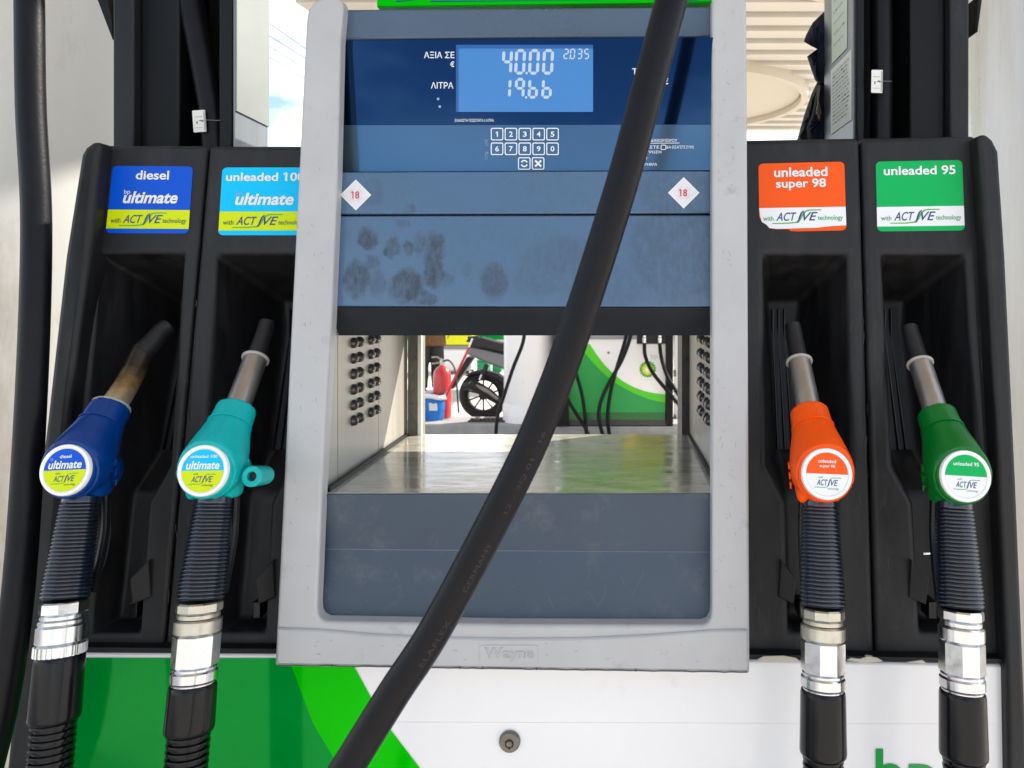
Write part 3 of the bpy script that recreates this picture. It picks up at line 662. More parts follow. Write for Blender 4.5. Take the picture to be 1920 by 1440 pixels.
for pts_ in ([(1420, 1237), (1432, 1231), (1470, 1230), (1492, 1234), (1500, 1240), (1440, 1241)], [(1588, 1238), (1596, 1234), (1612, 1236), (1628, 1231), (1645, 1234), (1656, 1240), (1620, 1243)], [(1700, 1242), (1730, 1238), (1738, 1244)]):
    b = MB(); b.prism([LP(*p, .006) for p in pts_], (0, .006, 0), 'foam'); b.build('torn_seal', root)
# lower door: white with green sweep, lime band, letters, lock
d = MB(); dp = lambda o: (lambda x, y: LP(x, y, o))
d.prism([LP(*p) for p in [(40, 1222), (560, 1226), (960, 1236), (1395, 1237), (1878, 1246), (1887, 1256), (1892, 1440), (1898, 2300), (-40, 2300)]], (0, .08, 0), 'wpanel')
bl = [(541, 1234), (586, 1355), (632, 1432), (690, 1520), (770, 1610), (870, 1700), (1000, 1790)]
br = [(655, 1234), (668, 1257), (699, 1314), (735, 1372), (787, 1440), (860, 1520), (960, 1605), (1100, 1690)]
d.poly([LP(*p, .0012) for p in [(36, 1233)]+bl+[(1000, 2295), (-30, 2295)]], 'green')
d.poly([LP(*p, .0014) for p in bl+br[::-1]], 'lime')
d.text('bp', dp(.0014), (1642, 1404, 1758, 1520), 'gtext', bold=.012)
door = d.build('door', root, bevel=.004)
rg = MB(); rg.tube([LP(30, 1351, .0004), LP(600, 1352, .0004)], .0008, 'green', n=6); rg.build('door_rib', door)
rg = MB(); rg.tube([LP(730, 1354, .0002), LP(1890, 1358, .0002)], .0005, 'wpanel', n=6); rg.build('door_rib', door)
lk = MB(); lc = LP(956, 1389)
lk.lathe([(.0001, -.006), (.0135, -.006), (.0148, -.004), (.0152, 0)], 'lock', lc, axis='y', n=32)
lk.lathe([(.0001, -.0068), (.0062, -.0068), (.0066, -.005)], 'lock_dark', lc+Vector((0, 0, -.001)), axis='y', n=24)
lk.lathe([(.0001, -.0074), (.0040, -.0074), (.0042, -.006)], 'lock', lc+Vector((0, 0, -.001)), axis='y', n=20)
lk.box((lc.x-.001, lc.y-.0076, lc.z-.008), (lc.x+.001, lc.y-.005, lc.z-.004), 'lock_dark')
lk.build('lock', door)

# masts that carry the hoses
def mast(x0, x1, right_face):
    t = MB(); y0, zt, z0 = 1.245, 2.65, 1.57; y1 = 1.372 if right_face else 1.425
    if right_face: xs = [x0, x0+.034, x0+.098, x1-.022, x1]          # face, panel, hose channel, edge
    else: xs = [x1, x1-.031, x1-.089, x0+.013, x0]
    def bx(a, b_, ya, m): t.box((min(a, b_), ya, z0), (max(a, b_), y1, zt), m)
    bx(xs[0], xs[1], y0, 'mast2'); bx(xs[1], xs[2], y0+.018, 'mast'); bx(xs[2], xs[3], y0+.105, 'deep'); bx(xs[3], xs[4], y0+.002, 'mast')
    o = t.build('hose_mast', root, bevel=.0035)
    s = MB()
    if right_face:
        s.box((x1, y0+.006, z0), (x1+.003, y1-.003, zt), 'steelgrey'); s.build('side_plate', o); s = MB()
        s.box((x1+.0035, y0+.006, 1.652), (x1+.006, y1-.003, zt), 'steelpaint'); s.build('cover_plate', o)
    else:
        s.box((x0-.003, y0+.012, z0), (x0, y1, zt), 'steelgrey'); s.build('side_plate', o)
    return o
mL = mast(-.808, -.6155, True)
mR = mast(.397, .579, False)
b = MB(); b.prism([at(*p, 1.27) for p in [(180, -8), (200, -8), (210, 40), (211, 74)]], (0, .05, 0), 'mast'); b.build('strut', mL)
b = MB(); b.prism([at(*p, 1.27) for p in [(1834, -8), (1842, -8), (1833, 60), (1831, 60)]], (0, .05, 0), 'mast'); b.build('strut', mR)
# paper notices on the right mast's left face
xf = .3935
for (y0, y1, za, zb, m_, rows_) in ((1.285, 1.372, 1.765, 1.92, 'paperg', 7), (1.262, 1.378, 1.640, 1.755, 'paper', 14)):
    p = MB(); p.box((xf-.001, y0, za), (xf, y1, zb), m_)
    for i in range(rows_):
        zz = zb-.010-(zb-za-.02)*i/rows_
        yy = y1-.012; k0 = 0
        while yy > y0+.018:
            wl = random.uniform(.006, .02); yy2 = max(y0+.008, yy-wl)
            p.poly([Vector((xf-.0014, yy, zz)), Vector((xf-.0014, yy2, zz)), Vector((xf-.0014, yy2, zz-.0026)), Vector((xf-.0014, yy, zz-.0026))], 'inkl' if random.random() < .8 else 'ink'); yy = yy2-.004
    p.build('notice', mR)
# green topper
b = MB(); tp = Plane(1.20)
b.prism([tp(*p) for p in [(706, 13), (1338, 4), (1338, -150), (704, -150)]], (0, .12, 0), 'lime')
for x0, x1 in ((740, 790), (805, 1200), (1280, 1320)): b.prism([tp(*p, .002) for p in [(x0, 3), (x1, -1), (x1, -110), (x0, -110)]], (0, .004, 0), 'teal_in')
b.build('topper', root, bevel=.003)

# ------------------------------------------------------------------ nozzles
GUARD = {'blue': mat('blue_vinyl_guard', (.0, .036, .20), .26, spec=.3, var=.15, vscale=30, bump=.06, bscale=120, dirt=(.0, .018, .09), dscale=38, dpos=(.56, .80)), 'teal': mat('teal_vinyl_guard', (.0, .40, .39), .33, spec=.3, var=.08, vscale=30, bump=.05, bscale=120, dirt=(.0, .24, .24), dscale=38, dpos=(.56, .80)),
         'orange': mat('orange_vinyl_guard', (.88, .085, .0), .36, spec=.25, var=.08, vscale=30, bump=.05, bscale=120, dirt=(.50, .05, .004), dscale=38, dpos=(.56, .80)), 'green': mat('green_vinyl_guard', (.0, .14, .016), .28, spec=.3, var=.12, vscale=30, bump=.06, bscale=120, dirt=(.0, .07, .01), dscale=38, dpos=(.56, .80))}
def stained():
    m = mat('fuel_stained_spout', (.58, .48, .31), .34, metal=.55); t = m.node_tree; b = t.nodes['Principled BSDF']
    co = t.nodes.new('ShaderNodeTexCoord'); sp_ = t.nodes.new('ShaderNodeSeparateXYZ'); t.links.new(co.outputs['Object'], sp_.inputs[0])
    n = t.nodes.new('ShaderNodeTexNoise'); n.inputs['Scale'].default_value = 45; n.inputs['Detail'].default_value = 7; n.inputs['Roughness'].default_value = .7; t.links.new(co.outputs['Object'], n.inputs['Vector'])
    q = t.nodes.new('ShaderNodeMapRange'); q.inputs['From Min'].default_value = .075; q.inputs['From Max'].default_value = .150; t.links.new(sp_.outputs['Z'], q.inputs['Value'])
    a = t.nodes.new('ShaderNodeMath'); a.operation = 'MULTIPLY_ADD'; a.inputs[1].default_value = .9; t.links.new(n.outputs['Fac'], a.inputs[0]); t.links.new(q.outputs['Result'], a.inputs[2])
    r = t.nodes.new('ShaderNodeValToRGB'); e = r.color_ramp.elements; e[0].position = .45; e[0].color = (.58, .48, .31, 1); e[1].position = 1.0; e[1].color = (.03, .02, .012, 1)
    k = e.new(.72); k.color = (.30, .19, .075, 1)
    d = t.nodes.new('ShaderNodeMath'); d.operation = 'MULTIPLY'; d.inputs[1].default_value = .72; t.links.new(a.outputs[0], d.inputs[0]); t.links.new(d.outputs[0], r.inputs['Fac'])
    t.links.new(r.outputs['Color'], b.inputs['Base Color']); return m
M['brass'] = stained()
M['tip'] = mat('sooty_spout_tip', (.018, .018, .02), .45, metal=.3, var=.3, vscale=60)
def nozzle(colour, b_px, c_px, label, badge, couple, cuff_end):
    """local frame: origin at the badge centre, -Z down the grip, +Y into the pump"""
    Yb = 1.0; P0 = at(*b_px, Yb); P1 = at(*c_px, Yb-.055)
    t = thing('fuel_nozzle', P0, label, 'fuel nozzle', 'fuel nozzles in the near pump', local=True)
    v = (P0-P1).normalized()
    rx = -math.atan2(v.y, v.z); ry = math.asin(v.x)
    R = Matrix.Rotation(ry, 3, 'Y') @ Matrix.Rotation(rx, 3, 'X')
    t.rotation_mode = 'XYZ'; t.rotation_euler = R.to_euler('XYZ')
    inv = R.inverted()
    L = lambda p: inv @ Vector(p)                    # world-aligned offset -> local
    gm = GUARD[colour]
    diesel = colour == 'blue'
    a = MB(); ax = [(0, -.002, 0), (0, .004, 0), (0, .012, .001), (0, .024, .009), (0, .038, .024), (0, .051, .038), (0, .059, .047)]
    a.tube([L(p) for p in ax], [.0385, .0395, .041, .0405, .0365, .0315, .0288], gm, n=28)
    a.tube([L(p) for p in [(0, .052, .039), (0, .066, .053), (0, .081, .0685)]], [.0285, .0275, .0265], gm, n=28)
    a.tube([L(p) for p in [(0, .028, .006), (0, .031, -.012), (0, .034, -.034), (0, .034, -.042)]], [.027, .0325, .0300, .0275], gm, n=24)
    a.ball(L((.0, .048, -.012)), (.034, .036, .032), gm)
    if colour in ('orange', 'teal'): a.ball(L((-.026, .014, -.03)), (.008, .010, .012), gm)
    guard = a.build('guard', t, remesh=.0022, smooth=4)
    a = MB()                                         # seam ring and moulded marks of the guard
    c0 = L((0, .060, .048)); dirn = L((0, .70, .71)).normalized()
    a.tube([c0-dirn*.0012, c0+dirn*.0012], .0292, gm, n=36); a.build('seam_ring', guard)
    for i in range(3):
        for sgn in (1, -1):
            a = MB(); a.tube([L((sgn*(.0405-.002*i), .02+.006*i, .006-.014*i)), L((sgn*(.0402-.002*i), .03+.004*i, .008-.014*i)), L((sgn*(.0395-.002*i), .03+.004*i, -.001-.014*i))], .0013, gm, n=6); a.build('moulded_mark', guard)
    if colour == 'teal':
        a = MB(); e = L((.055, .02, -.012))
        for i in range(1):
            a.lathe([(.0075, .030), (.0125, .028), (.0135, .0), (.0135, -.012), (.0115, -.013), (.0065, -.012), (.006, .01)], gm, e, axis='y', n=24)
            a.tube([e+Vector((-.03, .012, .0)), e+Vector((-.008, .008, 0))], .009, gm, n=12)
            a.lathe([(.0001, -.004), (.0062, -.004), (.0062, -.003)], 'tip', e, axis='y', n=20)
        a.build('hang_loop', guard)
        a = MB(); a.tube(spline([L((-.034, .012, .008)), L((-.043, .010, -.004)), L((-.038, .010, -.018)), L((-.028, .012, -.026))], 6), .0018, gm, n=8); a.build('strap_loop', guard)
    # badge
    top, bot, lines, ult = badge
    a = MB(); o = Vector((0, -.005, 0)); fl = M['ringw'] if not diesel else M['wpanel']
    a.lathe([(.0366, .008), (.0366, .003), (.0350, .0)], gm, o, axis='y', n=56)
    a.lathe([(.0330, .002), (.0330, -.003), (.0320, -.0052), (.0292, -.0056), (.0276, -.0046), (.0274, -.0040)], 'wpanel', o, axis='y', n=56)
    rD = .0270; zs = .0008; e = lambda off: (lambda x, y: Vector((x*rD, o.y-.0042-off, -y*rD)))
    ang0 = math.degrees(math.asin(.06))
    a.poly([e(.0003)(p, q_) for p, q_ in arc(0, 0, 1, 180+ang0-3.4, 360-ang0+3.4, 30)], top)
    a.poly([e(.0003)(p, q_) for p, q_ in arc(0, 0, 1, 0, 180, 30)], bot)
    for s_, bx in lines: a.text(s_, e(.0006), bx, 'white', bold=.015)
    if ult:
        a.text('ultimate', e(.0006), (-.80, -.46, .80, -.06), 'white', shear=.2, bold=.025); a.text('bp', e(.0006), (-.74, -.62, -.58, -.42), 'paleblue')
    tx = 'dkprint' if ult else M['gtext']
    a.text('with', e(.0006), (-.42, .10, -.20, .20), tx); a.text('technology', e(.0006), (.02, .62, .56, .75), tx)
    a.text('ACT', e(.0006), (-.50, .26, .02, .54), 'navy', shear=.3, bold=.01); a.text('VE', e(.0006), (.17, .26, .52, .54), 'navy', shear=.3, bold=.01)
    a.stroke([(-.62, .63), (-.15, .63), (.0, .60), (.05, .54)], .035, e(.0005), 'swoosh'); a.stroke([(.14, .26), (.19, .20), (.30, .17), (.66, .17)], .035, e(.0005), 'swoosh'); a.stroke([(.04, .56), (.08, .42), (.145, .25)], .05, e(.0007), 'navy')
    a.build('badge', t)
    # spout
    sp = [(0, .076, .063), (0, .100, .090), (0, .125, .119), (0, .140, .136)]
    a = MB()
    if diesel:
        a.tube(spline([L(p) for p in [(0, .074, .061), (0, .104, .085), (0, .133, .114), (.004, .152, .148)]], 6), [.0175-.0028*i/18 for i in range(19)], 'brass', n=28)
    else: a.tube([L(p) for p in sp], [.0168, .0168, .0166, .0165], 'spout', n=28)
    spo = a.build('spout', t)
    a = MB()
    tipp = [(0, .138, .134), (0, .154, .153), (0, .170, .174), (0, .178, .186)]
    a.tube(spline([L((p[0]+(.003+.006*q_ if diesel else 0), p[1]+(.008 if diesel else 0), p[2]+(.006-.004*q_ if diesel else 0))) for q_, p in enumerate(tipp)], 5), [.0152-.0025*i/15 for i in range(16)] if diesel else [.0132-.0012*i/15 for i in range(16)], 'tip', n=24); a.build('spout_tip', spo)
    a = MB(); rc = L((0, .0825, .070)) if diesel else L((0, .138, .1335)); dr = (L((0, .66, .75))).normalized()
    rr = .0255 if diesel else .0196
    a.tube([rc-dr*.002, rc-dr*.0008, rc+dr*.0012, rc+dr*.0022], [rr-.001, rr, rr, rr-.0012], 'ringw', n=32); a.build('spout_ring', spo)
    # grip
    gt, gb = -.036, couple[0][0]+.002
    a = MB(); path = []; rad = []; N = 27
    for i in range(N*4+1):
        u = i/(N*4); z = lerp(gt, gb, u); path.append(Vector((0, lerp(.026, .012, u), z)))
        base = lerp(.0225, .0275, min(1, u*1.15)); ph = (i % 4)
        rad.append(base+(.0, .0011, .0011, -.0008)[ph] if u > .06 else base)
    a.tube(path, rad, 'grip', n=28, ell=(1, .92)); a.build('grip', t, angle=60)
    a = MB()                                        # lever guard behind the grip
    for dx in (-.016, .016):
        a.tube(spline([Vector((dx, .052, -.030)), Vector((dx, .056, -.08)), Vector((dx, .050, -.12)), Vector((dx, .040, gb+.002))], 6), .0055, 'blackgloss', n=8)
    a.tube(spline([Vector((0, .062, -.04)), Vector((0, .078, -.08)), Vector((0, .070, -.13)), Vector((0, .04, gb))], 6), .006, 'black', n=8, ell=(1.6, .6))
    a.build('lever_guard', t)
    # coupling: list of (z top, z bottom, radius, sides, material)
    a = MB(); cy_ = .012
    for (zt, zb, r, n, m_) in couple:
        h = zt-zb; ch = min(.002, h*.2)
        a.lathe([(r-ch, zt), (r, zt-ch), (r, zb+ch), (r-ch, zb)], m_, (0, cy_, 0), n=n, rot=math.pi/n if n < 20 else 0)
    if diesel:
        for i in range(28):
            an = 2*math.pi*i/28; p = Vector((math.cos(an)*.0275, cy_+math.sin(an)*.0275, 0)); a.tube([p+Vector((0, 0, -.2145)), p+Vector((0, 0, -.2265))], .0016, 'chrome', n=6)
    a.build('swivel_coupling', t, angle=25)
    z = couple[-1][1]; a = MB()
    a.lathe([(.0245, z+.003), (.0268, z+.0015), (.0276, z-.001), (.0278, z-.004), (.0286, cuff_end+.010), (.0286, cuff_end+.005), (.0280, cuff_end+.002), (.0262, cuff_end)], 'blackgloss', (0, cy_, 0), n=40); a.build('hose_cuff', t)
    a = MB(); prof = []; zz = cuff_end+.002
    while zz > -.95:
        prof += [(.0208, zz), (.0208, zz-.0026), (.0246, zz-.0034), (.0250, zz-.0052), (.0246, zz-.0072), (.0208, zz-.008)]; zz -= .0082
    path = [Vector((0, cy_+.10*max(0, (-.5-h))**2, h)) for r, h in prof]
    a.tube(path, [r for r, h in prof], 'blackgloss', n=28); a.build('hose', t, angle=50)
    return t
std = lambda zo, m1: [(-.168-zo, -.181-zo, .0272, 10, m1), (-.181-zo, -.188-zo, .0250, 36, m1), (-.188-zo, -.206-zo, .0278, 36, m1), (-.206-zo, -.245-zo, .0276, 8, 'chrome'), (-.245-zo, -.249-zo, .0258, 36, 'chrome'), (-.249-zo, -.263-zo, .0272, 36, 'chrome'), (-.263-zo, -.268-zo, .0250, 36, 'chrome')]
die = [(-.1625, -.178, .0275, 8, 'chrome'), (-.178, -.184, .0255, 36, 'chrome'), (-.184, -.190, .0272, 36, 'chrome'), (-.190, -.2125, .0285, 36, 'chrome'), (-.2125, -.2285, .0270, 36, 'chrome')]
nozzle('blue', (131, 881), (92, 1320), 'dark blue nozzle with a brown stained spout, badge reading diesel', (P_BLUE, P_YEL, [('diesel', (-.28, -.72, .28, -.56))], True), die, -.304)
nozzle('teal', (387, 882), (348, 1340), 'teal nozzle with a side loop, badge in cyan and yellow', (P_CYAN, P_YEL, [('unleaded 100', (-.62, -.74, .66, -.60))], True), std(-.005, 'nickel'), -.317)
nozzle('orange', (1547, 888), (1548, 1385), 'orange nozzle with a white and orange badge reading unleaded super 98', (P_ORNG, M['white'], [('unleaded', (-.42, -.68, .42, -.52)), ('super 98', (-.36, -.44, .38, -.27))], False), std(0, 'nickel'), -.342)
nozzle('green', (1805, 892), (1814, 1385), 'dark green nozzle with a white and green badge reading unleaded 95', (P_GRN, M['white'], [('unleaded 95', (-.60, -.66, .62, -.48))], False), std(-.001, 'chrome'), -.342)

# ------------------------------------------------------------------ loose hoses of the near pump
def hose(pts, r, label, group=None, m='rubber', n=20, sub=10, marks=()):
    P = spline(pts, sub); t = MB(); t.tube(P, r, m, n=n)
    for body, z_at, hgt, wid in marks:                    # moulded writing that runs up along the rubber
        i0 = min(range(len(P)), key=lambda i: abs(P[i].z-z_at)); eye = Vector((0, 0, H))
        def fn(x, y, i0=i0):
            d_ = x*wid; i = i0
            while i > 0 and d_ > (P[i-1]-P[i]).length: d_ -= (P[i-1]-P[i]).length; i -= 1
            tg = (P[i-1]-P[i]).normalized(); c_ = P[i]+tg*d_; n1 = (eye-c_); n1 = (n1-tg*n1.dot(tg)).normalized(); n2 = tg.cross(n1)
            an = .45+(y-.5)*hgt/r; return c_+(n1*math.cos(an)+n2*math.sin(an))*(r+.0003)
        t.text(body, fn, (0, 0, 1, 1), 'moulded')
    o = t.build('fuel_hose'); return tag(o, label, 'hose', group)
hose([at(1500, -1500, 1.0), at(1480, -1250, .90), at(1440, -850, .80), at(1390, -520, .735), at(1338, -290, .69), at(1292, -120, .66), at(1259, 0, .645), at(1213, 172, .64), at(1166, 345, .638), at(1085, 600, .636), at(1026, 760, .634), at(963, 902, .632), at(823, 1168, .628), at(738, 1300, .625), at(651, 1440, .62), at(540, 1620, .615), at(420, 1820, .61), at(270, 2150, .61), at(190, 2600, .63), at(210, 3050, .68)], .0137,
     'thick black hose hanging diagonally across the front of the display', n=32,
     marks=(('ELAFLEX', 1.055, .0040, .042), ('GERMANY', 1.118, .0040, .044), ('12 - 3Q 01   16', 1.178, .0040, .072)))
hose([at(50, -300, 1.12), at(52, -120, 1.12), at(55, 0, 1.11), at(58, 200, 1.10), at(68, 400, 1.09), at(64, 620, 1.07), at(50, 900, 1.05), at(32, 1130, 1.02), at(4, 1320, 1.0), at(-40, 1500, .98), at(-90, 1700, .98), at(-125, 1950, .99), at(-130, 2280, 1.0)], .0185,
     'black hose hanging in front of the white column left of the pump')
hose([at(318, -300, 1.29), at(340, -130, 1.285), at(358, 0, 1.28), at(381, 120, 1.275), at(398, 220, 1.272), at(404, 300, 1.27)], .0195, 'black hose in the left mast with a white tag wired on', 'hoses in the masts')
hose([at(1652, -300, 1.29), at(1652, 0, 1.29), at(1653, 150, 1.29), at(1652, 300, 1.29)], .0180, 'black hose in the right mast above the orange nozzle', 'hoses in the masts')
def wiretag(px, py, Y, wpx, hpx, rot, label, wire):
    t = thing('hose_tag', at(px, py, Y), label, 'tag', 'white tags wired on hoses')
    a = MB(); cs, sn = math.cos(math.radians(rot)), math.sin(math.radians(rot))
    e = lambda o: (lambda u, v: at(px+u*wpx*cs-v*hpx*sn, py+u*wpx*sn+v*hpx*cs, Y-o))
    a.prism([e(.001)(*p) for p in rrect(-.5, -.5, .5, .5, .06, 3)], (0, .0015, 0), 'tagw')
    a.stroke([(-.35, -.2), (.25, -.2)], .03, e(.0015), 'inkl'); a.stroke([(-.35, .3), (.25, .3)], .02, e(.0015), 'inkl')
    a.stroke([(-.2, .0), (-.17, .12)], .1, e(.0016), 'ink'); a.stroke([(.1, -.02), (.3, .02)], .07, e(.0016), 'ink')
    a.stroke([(.42, -.45), (.42, .45)], .14, e(.0015), 'inkl')
    a.build('card', t)
    b_ = MB(); b_.tube([at(*p, Y-.001) for p in wire], .0006, 'wire', n=6); b_.build('wire', t)
wiretag(373.5, 227, 1.247, 24, 41, -4, 'creased white tag wired on the hose in the left mast', [(373, 226), (390, 225), (413, 226)])
wiretag(1644.5, 152.5, 1.240, 21, 43, 1, 'small white tag wired on the hose in the right mast', [(1644, 153), (1660, 152), (1672, 152.5)])

# ------------------------------------------------------------------ jacket hanging behind the right mast
t = thing('jacket', at(1535, 255, 1.45), 'crumpled navy jacket hanging behind the right mast', 'jacket')
def lump(outline, Y, d, m, name, parent, seedv):
    rnd = random.Random(seedv); a = MB(); cxm = sum(p[0] for p in outline)/len(outline); cym = sum(p[1] for p in outline)/len(outline)
    O = []
    n0 = len(outline)
    for i in range(n0):
        p, q_ = outline[i], outline[(i+1) % n0]
        for k_ in range(4): O.append((lerp(p[0], q_[0], k_/4), lerp(p[1], q_[1], k_/4)))
    n_ = len(O); vs = []; rings = [(1, d), (1, d*.5), (.93, .012), (.72, -.008), (.42, -.014)]
    for s_, dy in rings:
        for i, (x, y) in enumerate(O):
            vs.append(at(cxm+(x-cxm)*s_, cym+(y-cym)*s_, Y+dy+(rnd.uniform(-.007, .007) if s_ < 1 else 0)))
    vs.append(at(cxm, cym, Y-.012)); fs = []
    for j in range(len(rings)-1): fs += [(j*n_+i, j*n_+(i+1) % n_, (j+1)*n_+(i+1) % n_, (j+1)*n_+i) for i in range(n_)]
    J = (len(rings)-1)*n_
    fs += [(J+i, J+(i+1) % n_, len(vs)-1) for i in range(n_)]+[tuple(range(n_))]
    a.add(vs, fs, m); return a.build(name, parent, angle=80)
lump([(1580, 10), (1545, 22), (1524, 42), (1511, 66), (1507, 78), (1520, 86), (1532, 92), (1530, 99), (1513, 106), (1519, 124), (1528, 150), (1538, 160), (1575, 160)], 1.44, .09, 'cloth', 'collar', t, 3)
lump([(1575, 150), (1534, 156), (1528, 180), (1522, 215), (1511, 240), (1513, 262), (1540, 300), (1585, 300)], 1.45, .08, 'cloth', 'body', t, 5)
lump([(1531, 158), (1538, 160), (1536, 190), (1541, 215), (1536, 228), (1529, 214), (1533, 190)], 1.425, .02, 'cloth2', 'lining', t, 8)
lump([(1534, 150), (1522, 175), (1508, 215), (1494, 264), (1490, 290), (1530, 290), (1535, 220)], 1.50, .05, mat('dark_green_cloth', (.018, .028, .024), .8), 'sleeve', t, 9)

# ------------------------------------------------------------------ REAR ISLAND
YR = 7.36
t = thing('fuel_dispenser', at(1150, 800, YR+.2), 'far white and green fuel pump with a sunburst emblem, seen through the bay', 'fuel pump')
R = Plane(YR); rf = lambda o: (lambda x, y: R(x, y, o))
a = MB(); a.prism([R(*p) for p in [(1064, 645), (1248, 645), (1247, 787), (1064, 787)]], (0, .42, 0), 'wpanel')
WO = [(1095, 645.5), (1106, 645.5), (1118, 664), (1133, 684), (1150, 701), (1168, 715), (1188, 726), (1210, 734), (1230, 738), (1247.5, 740)]
WI = [(1085, 645.5), (1095, 660), (1108, 676), (1125, 694), (1145, 712), (1165, 725), (1190, 738), (1215, 748), (1235, 753), (1247.5, 755)]
a.poly([R(*p, .003) for p in [(1065, 645.5)]+WI+[(1247.3, 773), (1065, 773)]], mat('far_green_enamel', (.0, .30, .05), .35))
a.poly([R(*p, .005) for p in WI+WO[::-1]], mat('far_lime_enamel', (.07, .58, .0), .35))
a.poly([R(*p, .003) for p in [(1065, 773), (1247.3, 773), (1247, 787), (1065, 787)]], 'dgreen')
def burst(cx_, cy_, r0, r1, n_, off, m_, rot=0): a.poly([R(cx_+(r1 if i % 2 else r0)*math.cos(math.pi*i/n_+rot), cy_+(r1 if i % 2 else r0)*math.sin(math.pi*i/n_+rot), off) for i in range(2*n_)], m_)
LG, YG, YY = mat('emblem_green', (.01, .30, .03), .4), mat('emblem_light_green', (.25, .60, .0), .4), mat('emblem_yellow', (.85, .75, .0), .4)
burst(1214.5, 692.5, 13.2, 16.5, 18, .006, LG); burst(1214.5, 692.5, 10.5, 13.5, 18, .008, YG, .087); burst(1214, 693, 7.6, 10.4, 18, .010, YY); burst(1214, 693, 4, 6, 18, .012, 'wpanel', .087)
a.text('bp', rf(.004), (1220, 663, 1233, 675), mat('faded_letters', (.50, .56, .48), .5))
a.lathe([(.0001, -.01), (.011, -.01), (.012, 0)], 'lock', R(1141, 661.5), axis='y', n=16)
a.build('door', t)
a = MB(); a.prism([R(*p) for p in [(1064, 787), (1249, 787), (1262, 799.5), (1064, 799.5)]], (0, .4, 0), 'flange_dark'); a.build('plinth', t)
a = MB(); a.prism([R(*p, .02) for p in [(1060, 636), (1194, 636), (1194, 645), (1060, 645)]], (0, .4, 0), 'wpanel'); a.prism([R(*p, .06) for p in [(1060, 560), (1194, 560), (1194, 635.5), (1060, 635.5)]], (0, .5, 0), 'silver2'); a.build('front_frame', t)
a = MB(); a.prism([R(*p, .03) for p in [(1194.5, 400), (1249, 400), (1249, 644), (1194.5, 644)]], (0, .4, 0), 'black'); a.build('nozzle_pocket', t)
a = MB(); a.prism([R(*p, .05) for p in [(1249.5, 300), (1262, 300), (1262, 798), (1249.5, 798)]], (0, .3, 0), 'mast'); a.build('side_trim', t)
a = MB(); a.prism([R(*p, .05) for p in [(1043, 380), (1066, 380), (1066, 800), (1043, 800)]], (0, .3, 0), 'mast'); a.build('side_trim', t)
a = MB(); a.box((-.43, YR-.02, 1.42), (.095, YR+.45, 2.34), 'silver'); a.box((.097, YR-.0, 1.42), (.24, YR+.45, 2.06), 'silver'); a.build('head', t, bevel=.02)
a = MB(); a.box((-.36, YR-.03, 1.66), (.17, YR-.021, 1.98), 'glass'); a.build('display_glass', t)
a = MB(); a.box((.10, YR-.02, 2.062), (.58, YR+.45, 2.34), mat('yellow_topper_band', (.72, .58, .0), .4)); a.build('topper_band', t)
a = MB(); a.box((-.50, YR-.03, 2.343), (.58, YR+.47, 2.95), mat('green_topper_panel', (.10, .42, .0), .35)); a.build('topper', t)
for x in (1208, 1237):
    a = MB(); p = R(x, 643, .06); a.lathe([(.016, 0), (.021, .008), (.021, .05), (.018, .055), (.021, .06), (.021, .09)], 'chrome', p, n=20); a.build('coupling', t)
HG = 'hoses of the far pump'
hose([R(983, 600, .5), R(981, 640, .5), R(962, 690, .5), R(944, 745, .5), R(934, 775, .5), R(930, 812, .5), R(931, 850, .45)], .0165, 'black hose hanging in front of the far round column', HG, n=10)
hose([R(1186, 600, .2), R(1181, 635, .2), R(1166, 675, .2), R(1142, 718, .2), R(1126, 755, .2), R(1123, 785, .2), R(1132, 822, .3)], .018, 'far black hose bowing left over the lime band', HG, n=10)
hose([R(1178, 600, .15), R(1173, 635, .15), R(1158, 685, .15), R(1146, 730, .15), R(1140, 770, .15), R(1140, 795, .15), R(1144, 824, .25)], .018, 'far black hose hanging straighter beside the bowed one', HG, n=10)
hose([R(1208, 645, .06), R(1210, 668, .1), R(1222, 696, .14), R(1242, 722, .16), R(1262, 745, .2), R(1280, 768, .25), R(1300, 800, .28)], .018, 'far black hose crossing the sunburst emblem', HG, n=10)
hose([R(1237, 645, .06), R(1240, 670, .1), R(1250, 703, .14), R(1266, 730, .16), R(1282, 756, .2), R(1300, 785, .25)], .018, 'far black hose right of the sunburst emblem', HG, n=10)
hose([R(1072, 640, .12), R(1078, 690, .15), R(1090, 735, .18), R(1097, 780, .2), R(1100, 824, .3)], .017, 'far black hose over the green panel beside the thick near hose', HG, n=10)
hose([R(1050, 720, .15), R(1062, 745, .18), R(1080, 775, .2), R(1096, 800, .25), R(1106, 822, .3)], .017, 'far black hose slanting across the bottom of the green panel', HG, n=10)
pc = at(993, 800, 7.58); column('round_column', pc.x, 7.6, .255, 'slim white round column on the far island left of the far pump', 'wpanel', z0=.13, bm_='wpanel')
a = MB(); e0 = at(1268, 800, 7.7); tl = thing('post', (e0.x, 7.75, .13), 'white post with slots right of the far pump', 'post')
a.box((at(1264, 0, 7.7).x, 7.7, .13), (at(1281, 0, 7.7).x, 7.85, 3.2), 'wpanel'); a.build('shaft', tl, bevel=.01)
for y0, y1 in ((694, 706), (732, 736), (752, 756), (778, 786)):
    a = MB(); a.prism([Plane(7.69)(*p) for p in [(1263, y0), (1268, y0), (1268, y1), (1263, y1)]], (0, .02, 0), 'flange'); a.build('slot', tl)

